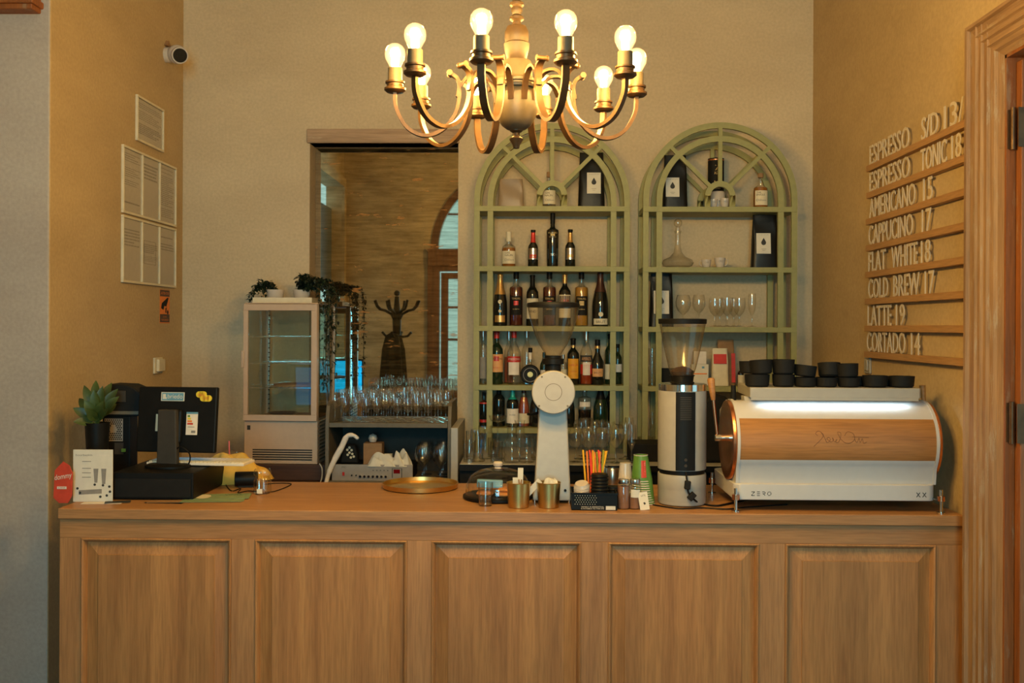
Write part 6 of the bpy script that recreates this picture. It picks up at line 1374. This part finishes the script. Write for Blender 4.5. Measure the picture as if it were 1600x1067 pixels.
# amplifier
a = At(519, 748, YG+0.02); b = At(645, 748, YG+0.02); az = 0.078; aw = (b.x-a.x)/2
u = thing('amplifier', 'silver rack amplifier with small knobs and red display in the grey cabinet', 'amplifier', ((a.x+b.x)/2, YG+0.012, zb_+0.0225))
MB().box(-aw+0.01, aw-0.01, 0.004, 0.30, 0.0, az).build('case', MT['blackm'], u, smooth=False)
MB().box(-aw, aw, 0, 0.004, 0.0, az+0.012).build('front_plate', MT['amp'], u, smooth=False, bevel=0.001)
for k in range(7): MB().cyl(0.0065, -0.014, 0.0, (-aw+0.158+k*0.0235, 0, 0.026), 16, 'Y').build('knob', MT['chrome'], u)
for k in range(2): MB().cyl(0.004, -0.006, 0.0, (-aw+0.11+k*0.024, 0, 0.03), 12, 'Y').build('jack', MT['blackm'], u)
MB().box(-aw+0.058, -aw+0.070, -0.003, 0, 0.028, 0.048).build('power_switch', MT['redfoil'], u, smooth=False)
MB().box(aw-0.105, aw-0.070, -0.001, 0, 0.042, 0.064).build('display', emis('red_digits', (0.35, 0.01, 0.01), 0.25), u, smooth=False)
MB().box(aw-0.114, aw-0.110, -0.001, 0, 0.018, 0.070).box(aw-0.062, aw-0.058, -0.001, 0, 0.018, 0.070).box(aw-0.110, aw-0.062, -0.001, 0, 0.069, 0.071).build('display_frame', MT['greyd'], u, smooth=False)
for k in range(5):
    MB().box(-aw+0.225+k*0.02, -aw+0.231+k*0.02, -0.001, 0, 0.056, 0.060).build('push_button', MT['greyd'], u, smooth=False)
q = MB(); text_mb(q, 'ITC', (-aw+0.055, -0.0006, 0.070), (1,0,0), (0,0,1), 0.022, 0.009); q.build('lettering', MT['ink'], u, smooth=False)
atop = zb_+0.0225+az+0.001
# things on the amplifier
b = At(590, 718, YG+0.1)
m = MB().box(-0.052, 0.052, 0, 0.09, 0, 0.118); o = m.build('kraft_box', MT['kraft'], loc=(At(584, 700, YG+0.14).x, YG+0.10, atop), smooth=False, bevel=0.002); tag(o, 'brown kraft paper box standing on the amplifier', 'box')
o = crumple(0.15, 0.09, 0.055, 26, 18, 12, 0.6).build('crumpled_napkins', MT['paper'], loc=(At(597, 712, YG+0.05).x, YG+0.052, atop)); tag(o, 'crumpled white napkins in front of the kraft box on the amplifier', 'napkins')
o = crumple(0.11, 0.09, 0.06, 22, 18, 21, 0.7).build('crumpled_napkins', MT['paper'], loc=(At(628, 712, YG+0.06).x, YG+0.055, atop)); tag(o, 'crumpled white napkins at the right end of the amplifier', 'napkins')
o = MB().box(-0.06, 0.06, 0, 0.035, 0, 0.045).build('white_packet', MT['paper'], loc=(At(580, 712, YG+0.02).x+0.03, YG+0.20, atop), smooth=False); tag(o, 'white packet behind the kraft box on the amplifier', 'packet')
b = At(585, 680, YG+0.2); o = MB().lathe([(0.0005, 0), (0.018, 0.002), (0.026, 0.02), (0.02, 0.04), (0.0005, 0.048)]).build('white_ball', MT['porc'], loc=(b.x, YG+0.145, atop+0.119)); tag(o, 'small white rounded cup resting on the kraft box', 'cup')
b = At(546, 715, YG+0.12); u = thing('patterned_bag', 'small black bag with a pale flower print on the amplifier', 'bag', (b.x, YG+0.12, atop))
MB().prism([(-0.055, 0), (0.05, 0), (0.045, 0.06), (0.03, 0.105), (-0.02, 0.11), (-0.05, 0.07)], 0, 0.05).build('bag_body', MT['blackm'], u, bevel=0.01)
q = MB()
for (x, z) in ((0, .09), (-.012, .078), (.012, .076), (0, .062), (.016, .055), (-.01, .05), (.024, .04), (.008, .035)): q.cyl(0.007, -0.0012, -0.0002, (x, 0, z), 10, 'Y')
q.build('flower_print', crm, u, smooth=False)
pts = [(509, 752), (515, 736), (524, 716), (534, 698), (542, 682), (552, 680), (560, 686)]
pp = [tuple(At(x, y, YG-0.012-0.004*0)) for x, y in pts]; pp[0] = (pp[0][0], pp[0][1], zb_+0.008)
q = MB(); q.tube(spline(pp, 5), [0.012]*5+[0.015]*5+[0.017]*5+[0.016]*5+[0.013]*5+[0.010]*5+[0.005], 10); o = q.build('rolled_paper', MT['paperg']); tag(o, 'curled cream paper sheath leaning on the left end of the amplifier', 'paper')
m = MB(); pts = [(499, 724), (503, 732), (503, 745), (500, 756)]; pp = [tuple(At(x, y, YG-0.05)) for x, y in pts]; o = m.tube(spline(pp, 6), 0.0035, 8).build('white_cable', MT['white']); tag(o, 'white mains cable hanging beside the display fridge', 'cable')

# ---- right unit ----
YR2 = YS+0.10
z = zR[0]
bag('black coffee bag with white drop label on the top shelf of the right arched unit', 1035, 1074, 323, 238, YR2+0.06, z, (1039, 1060, 274, 304, 'paper'), hdr='ORIGO')
u = bottle('tall black spirit tube with gold lettering on the top shelf of the right arched unit', 1118.5, 323, 242, 25, YR2+0.09, z, 'straight', 'dkglass', ground=0.001) if False else None
s = S(YR2+0.10); b = At(1119, 300, YR2+0.10); u = thing('gift_tube', 'tall black spirit tube with gold lettering on the top shelf of the right arched unit', 'tube', (b.x, YR2+0.11, z+0.0005)); r = 12.4*s; H = 81*s
MB().cyl(r, 0, H, seg=40).build('tube_body', MT['blackm'], u); MB().lathe([(r+0.0006, H*0.955), (r+0.0006, H*0.98)], a0=-PI, a1=0).build('copper_band', MT['copper'], u)
q = MB(); text_mb(q, '12', (-0.001, 1, H*0.46), None, None, r*0.7, H*0.10, bend=r+0.001); text_mb(q, 'AGED', (0, 1, H*0.68), None, None, r*0.75, H*0.06, bend=r+0.001); text_mb(q, 'YEARS', (0, 1, H*0.40), None, None, r*0.8, H*0.03, bend=r+0.001); text_mb(q, 'Z', (0, 1, H*0.76), None, None, r*0.6, H*0.10, bend=r+0.001); q.build('lettering', gk, u, smooth=False)
def cup_h(px, pyb, w_px, h_px, Y, z, label, side=1, txt=None, group=None, name='coffee_cup'):
    s = S(Y); b = At(px, pyb, Y); r = w_px/2*s; H = h_px*s
    u = thing(name, label, 'cup', (b.x, Y, z+0.0005), 0, group)
    MB().lathe([(0.0005, 0), (r*0.60, 0), (r*0.66, H*0.06), (r*0.92, H*0.5), (r, H), (r*0.94, H), (r*0.86, H*0.5), (r*0.5, H*0.12), (0.0005, H*0.12)], seg=32).build('cup_body', MT['porc'], u)
    pts = [(side*r*0.93, 0, H*0.85), (side*r*1.35, 0, H*0.82), (side*r*1.42, 0, H*0.5), (side*r*1.1, 0, H*0.28), (side*r*0.80, 0, H*0.25)]
    MB().tube(spline(pts, 5), r*0.10, 8).build('handle', MT['porc'], u)
    if txt: q = MB(); text_mb(q, txt, (0, 1, H*0.55), None, None, r*0.9, H*0.2, bend=r*0.97+0.001); q.build('lettering', MT['inkg'], u, smooth=False)
    return u
cup_h(1115, 323, 13, 14, YR2-0.02, z, 'white espresso cup with dark mark, left one under the small arch of the right unit', -1, 'ORO')
cup_h(1132.5, 323, 14, 15, YR2-0.02, z, 'white espresso cup with orange mark, right one under the small arch of the right unit', -1, 'MIO')
s = S(YR2+0.035); b = At(1121, 300, YR2+0.035); o = MB().lathe([(0.0005, 0), (0.040, 0), (0.042, 0.004), (0.042, 0.098), (0.036, 0.106), (0.0005, 0.107)], seg=36).build('white_jar', MT['porc'], loc=(b.x+0.004, YR2+0.055-0.010, z+0.0005)); tag(o, 'pale jar behind the two espresso cups on the top shelf of the right unit', 'jar')
bottle('squat amber bottle with cream label on the right unit top shelf', 1188.5, 323, 268, 23, YR2, z, 'gin', 'glassb', MT['kraft'], (0.88, 1.0), liq=MT['amber'], fill=0.60, labels=[(0.09, 0.50, 1.0, crm, 'label')], texts=[('THE', 0.42, 0.045, 0.35, ink, -0.45), ('SINGLE', 0.355, 0.05, 0.62, ink, -0.2), ('Dillon', 0.20, 0.06, 0.7, MT['inkg'], -0.1)], sy=0.8)
z = zR[1]
s = S(YR2); b = At(1059, 400, YR2); u = thing('wine_decanter', 'wide-bottomed clear glass decanter with ball stopper on the second shelf of the right unit', 'decanter', (b.x, YR2, z+0.0005))
MB().lathe([(0.0005, 0.001), (14*s, 0.001), (22*s, 3*s), (25*s, 8*s), (22*s, 13*s), (13*s, 17*s), (6.5*s, 24*s), (4.2*s, 36*s), (4.0*s, 52*s), (6*s, 58*s)], seg=44).build('glass_body', MT['glassb'], u)
m = MB(); m.sphere(6.6*s, (0, 0, 70*s)); m.lathe([(3.6*s, 54*s), (3.9*s, 60*s), (3*s, 65*s)]); m.build('stopper', MT['glassb'], u)
cup_h(1103.5, 417, 15, 13, YR2, z, 'small white cup on the second shelf of the right unit, nearer the decanter', -1, 'CAFE')
cup_h(1125, 417, 17, 16, YR2, z, 'small white cup on the second shelf of the right unit, nearer the black bag', 1, 'ORO')
bag('black coffee bag with white drop label on the second shelf of the right arched unit', 1173, 1216, 417.5, 334, YR2+0.03, z, (1180, 1202, 363, 395, 'paper'), hdr='ORIGO')
z = zR[2]
bag('black coffee bag in the left corner of the right unit third shelf', 1014, 1052, 511, 427, YR2+0.03, z, (1020.5, 1044, 455, 491, 'paper'), hdr='ORIGO')
for (px, k, sc_, lb, nm_) in ((1067.5, 'balloon', 0.98, 'large wine glass, leftmost on the third shelf of the right unit', 'wine_glass'), (1092, 'wine', 1.0, 'tall wine glass, second from left on the third shelf of the right unit', 'wine_glass'), (1117, 'small', 1.12, 'stemmed glass, third from left on the third shelf of the right unit', 'wine_glass'), (1136, 'small', 1.16, 'stemmed glass near the middle of the third shelf of the right unit', 'wine_glass'), (1155, 'small', 1.14, 'stemmed glass beside the flute on the third shelf of the right unit', 'wine_glass'), (1175, 'flute', 0.92, 'champagne flute, rightmost on the third shelf of the right unit', 'champagne_flute')):
    gls(k, At(px, 480, YR2).x, YR2, z, lb, None, sc_, nm_)
gls('small', At(1125, 480, YR2+0.09).x, YR2+0.10, z, 'stemmed glass in the back row on the third shelf of the right unit', None, 1.12)
gls('small', At(1147, 480, YR2+0.09).x, YR2+0.10, z, 'back-row stemmed glass nearer the flute on the right unit third shelf', None, 1.12)
z = zR[3]
s = S(YR2); tumbler('glass_tumbler', 'lower stacked tumbler in the narrow left column of the right unit fourth shelf', (At(1019, 570, YR2).x, YR2, z+0.0005), 5.4*s, 6.2*s, 29*s); tumbler('glass_tumbler', 'upper stacked tumbler in the narrow left column of the right unit fourth shelf', (At(1019, 570, YR2).x, YR2, z+0.0005+29.3*s), 5.4*s, 6.2*s, 28*s)
o = MB().box(-0.05, 0.05, 0, 0.05, 0, 0.125).build('white_box', MT['paper'], loc=(At(1094, 570, YR2).x, YR2, z+0.0005), smooth=False, bevel=0.002); tag(o, 'white carton with orange line behind the amber grinder hopper', 'box'); MB().box(-0.04, 0.04, -0.001, 0, 0.065, 0.072).build('orange_line', MT['orange'], o, smooth=False); MB().box(0.01, 0.025, -0.001, 0, 0.1, 0.112).build('blue_square', MT['bluest'], o, smooth=False)
o = MB().box(-0.04, 0.035, 0, 0.05, 0, 0.075).build('white_box', MT['paperg'], loc=(At(1094, 570, YR2).x+0.002, YR2+0.003, z+0.126), smooth=False, bevel=0.002); tag(o, 'smaller white carton on top of the carton behind the amber hopper', 'box')
u = bag('cream coffee bag with dark red label on the fourth shelf of the right unit', 1111, 1138, 604, 546, YR2, z, (1114, 1134, 555, 570, 'redfoil'), 'cream', False, depth=0.06)
u = bag('brown kraft coffee bag with red side behind the cream bag on the fourth shelf', 1119, 1148, 604, 534, YR2+0.09, z, (1141, 1147, 555, 600, 'redfoil'), 'kraft', False, depth=0.07)
bottle('small bottle with cream label half hidden behind the black cups on the fourth shelf', 1157.5, 604, 574, 10, YR2+0.02, z, 'wine', 'dkglass', MT['goldfoil'], (0.8, 1), labels=[(0.15, 0.55, 1.2, crm, 'label')])
o = MB().box(-0.04, 0.04, 0, 0.05, 0, 0.10).build('black_box', MT['blackm'], loc=(At(1046, 570, YR2).x, YR2, z+0.0005), smooth=False, bevel=0.002); tag(o, 'black carton at the left of the fourth shelf of the right unit, behind the hopper', 'box')
z = zR[4]
gls('flute', At(1019, 660, YR2).x, YR2, z, 'glass in the narrow left column of the bottom shelf of the right unit', None, 0.75, 'champagne_flute')
gls('small', At(1014, 660, YR2+.08).x, YR2+0.09, z, 'stemmed glass behind in the left column of the bottom shelf of the right unit', None, 0.8)
o = MB().prism([(-0.09, 0), (0.10, 0), (0.10, 0.30), (0.06, 0.36), (-0.02, 0.38), (-0.09, 0.30)], 0, 0.25).build('knock_box', MT['blackm'], loc=(At(1118, 700, 5.42).x, 5.42, 1.0005), smooth=True, bevel=0.015, ang=30); tag(o, 'black appliance behind the espresso grinder on the back counter', 'appliance')
o = MB().box(-0.13, 0.13, 0, 0.2, 0, 0.10).build('storage_box', MT['blackm'], loc=(At(1022, 720, 5.45).x, 5.45, 1.0005), smooth=False, bevel=0.006); tag(o, 'low black box on the back counter just left of the espresso grinder', 'box')

# ---- glasses on the back counter ----
YK = 5.40; zk = 1.0005
s = S(YK)
def tm(px, w0, w1, h, Y, label, name='glass_tumbler', **k): ss = S(Y); return tumbler(name, label, (At(px, 700, Y).x, Y, zk), w0/2*ss, w1/2*ss, h*ss, **k)
tm(733, 17, 20, 33, YK, 'thick-based tumbler at the left end of the back counter'); tm(736, 15, 17, 43, YK+0.14, 'tumbler behind the leftmost one on the back counter')
def beer_glass(px, Y, h, w_, label):
    ss = S(Y); r = w_/2*ss; H = h*ss
    o = MB().lathe([(0.0005, 0), (r*0.85, 0), (r*0.9, H*0.03), (r*0.62, H*0.12), (r*0.66, H*0.25), (r*0.95, H*0.6), (r, H*0.8), (r*0.92, H)], seg=32, ripple=0.03, nr=8).build('beer_glass', MT['glassb'], loc=(At(px, 700, Y).x, Y, zk)); tag(o, label, 'glass'); return o
beer_glass(747, YK+0.02, 50, 24, 'fluted beer glass, left one on the back counter'); beer_glass(758, YK+0.13, 52, 22, 'fluted beer glass behind, beside the coupe glass')
o = MB().lathe([(0.0005, 0.002), (0.036, 0.002), (0.037, 0.004), (0.006, 0.01), (0.004, 0.02), (0.004, 0.20), (0.012, 0.205), (0.040, 0.212), (0.050, 0.235), (0.050, 0.242)], seg=32).build('coupe_glass', MT['glassb'], loc=(At(777, 700, YK+.06).x, YK+0.13, zk)); tag(o, 'tall-stemmed coupe glass left of the stacked carafes', 'glass')
tm(776, 19, 20, 32, YK, 'square-looking clear tumbler below the coupe glass'); tm(771, 18, 19, 30, YK+0.22, 'clear tumbler hidden behind the coupe glass')
def carafe(px, Y, label, top=True):
    ss = S(Y); r = 13*ss
    P = [(0.0005, 0), (r*0.9, 0), (r, 4*ss), (r*0.97, 9*ss), (r*0.88, 12*ss), (r*1.0, 16*ss), (r*0.96, 22*ss), (r*0.84, 25*ss), (r*0.94, 29*ss), (r*0.88, 34*ss)]
    P += [(r*0.62, 38*ss), (r*0.55, 42*ss), (r*0.60, 58*ss), (r*0.66, 60*ss)] if top else [(r*0.80, 38*ss), (r*0.82, 40*ss)]
    o = MB().lathe(P, seg=36).build('glass_carafe', MT['glassb'], loc=(At(px, 700, Y).x, Y, zk)); tag(o, label, 'carafe')
carafe(800, YK, 'ribbed clear carafe with narrow neck left of the white grinder'); carafe(823, YK+0.01, 'ribbed wide clear jar next to the white grinder column', False); carafe(812, YK+0.15, 'ribbed clear carafe in the second row left of the white grinder')
tm(838, 16, 18, 36, YK+0.12, 'clear tumbler half hidden by the white grinder column')
for i, (px, dy, k, sc_) in enumerate(((900, 0.02, 'balloon', 0.98), (920, 0.0, 'balloon', 1.02), (941, 0.0, 'balloon', 1.0), (962, 0.0, 'balloon', 1.08), (987, 0.0, 'flute', 0.96), (908, 0.14, 'wine', 1.15), (929, 0.15, 'balloon', 1.10), (951, 0.15, 'wine', 1.1), (977, 0.14, 'wine', 1.1), (983, 0.24, 'flute', 1.05), (915, 0.26, 'wine', 1.15), (940, 0.27, 'wine', 1.1))):
    gls(k, At(px, 690, YK+dy).x, YK+dy, 1.0, ['large balloon glass in the front row just right of the white grinder column', 'large balloon glass in the front row, second from the white grinder', 'large balloon glass in the front row behind the drinking straws', 'largest balloon glass in the front row, right of the straws', 'slim flute at the right end of the front row on the back counter', 'wine glass in the second row nearest the white grinder', 'balloon glass in the second row of the back counter', 'wine glass in the second row behind the straws', 'wine glass in the second row near the flute', 'tall flute in the back row at the right end of the back counter', 'wine glass in the back row near the white grinder', 'wine glass in the back row in front of the green sparkling bottle'][i], None, sc_, {'flute': 'champagne_flute', 'balloon': 'balloon_glass', 'wine': 'wine_glass'}[k])
b = At(947, 750, 4.45); o = MB().lathe([(0.0005, 0), (0.03, 0), (0.033, 0.05), (0.030, 0.095), (0.027, 0.10), (0.028, 0.05), (0.0005, 0.006)]).build('steel_milk_jug', MT['steel'], loc=(At(957, 760, 4.5).x, 4.50, CZ)); tag(o, 'steel milk jug behind the black cup lids', 'jug')
tumbler('steel_cup', 'small steel cup left of the milk jug behind the basket', (At(941, 760, 4.5).x, 4.52, CZ), 0.022, 0.026, 0.105, mm=MT['steel'], cat='cup')
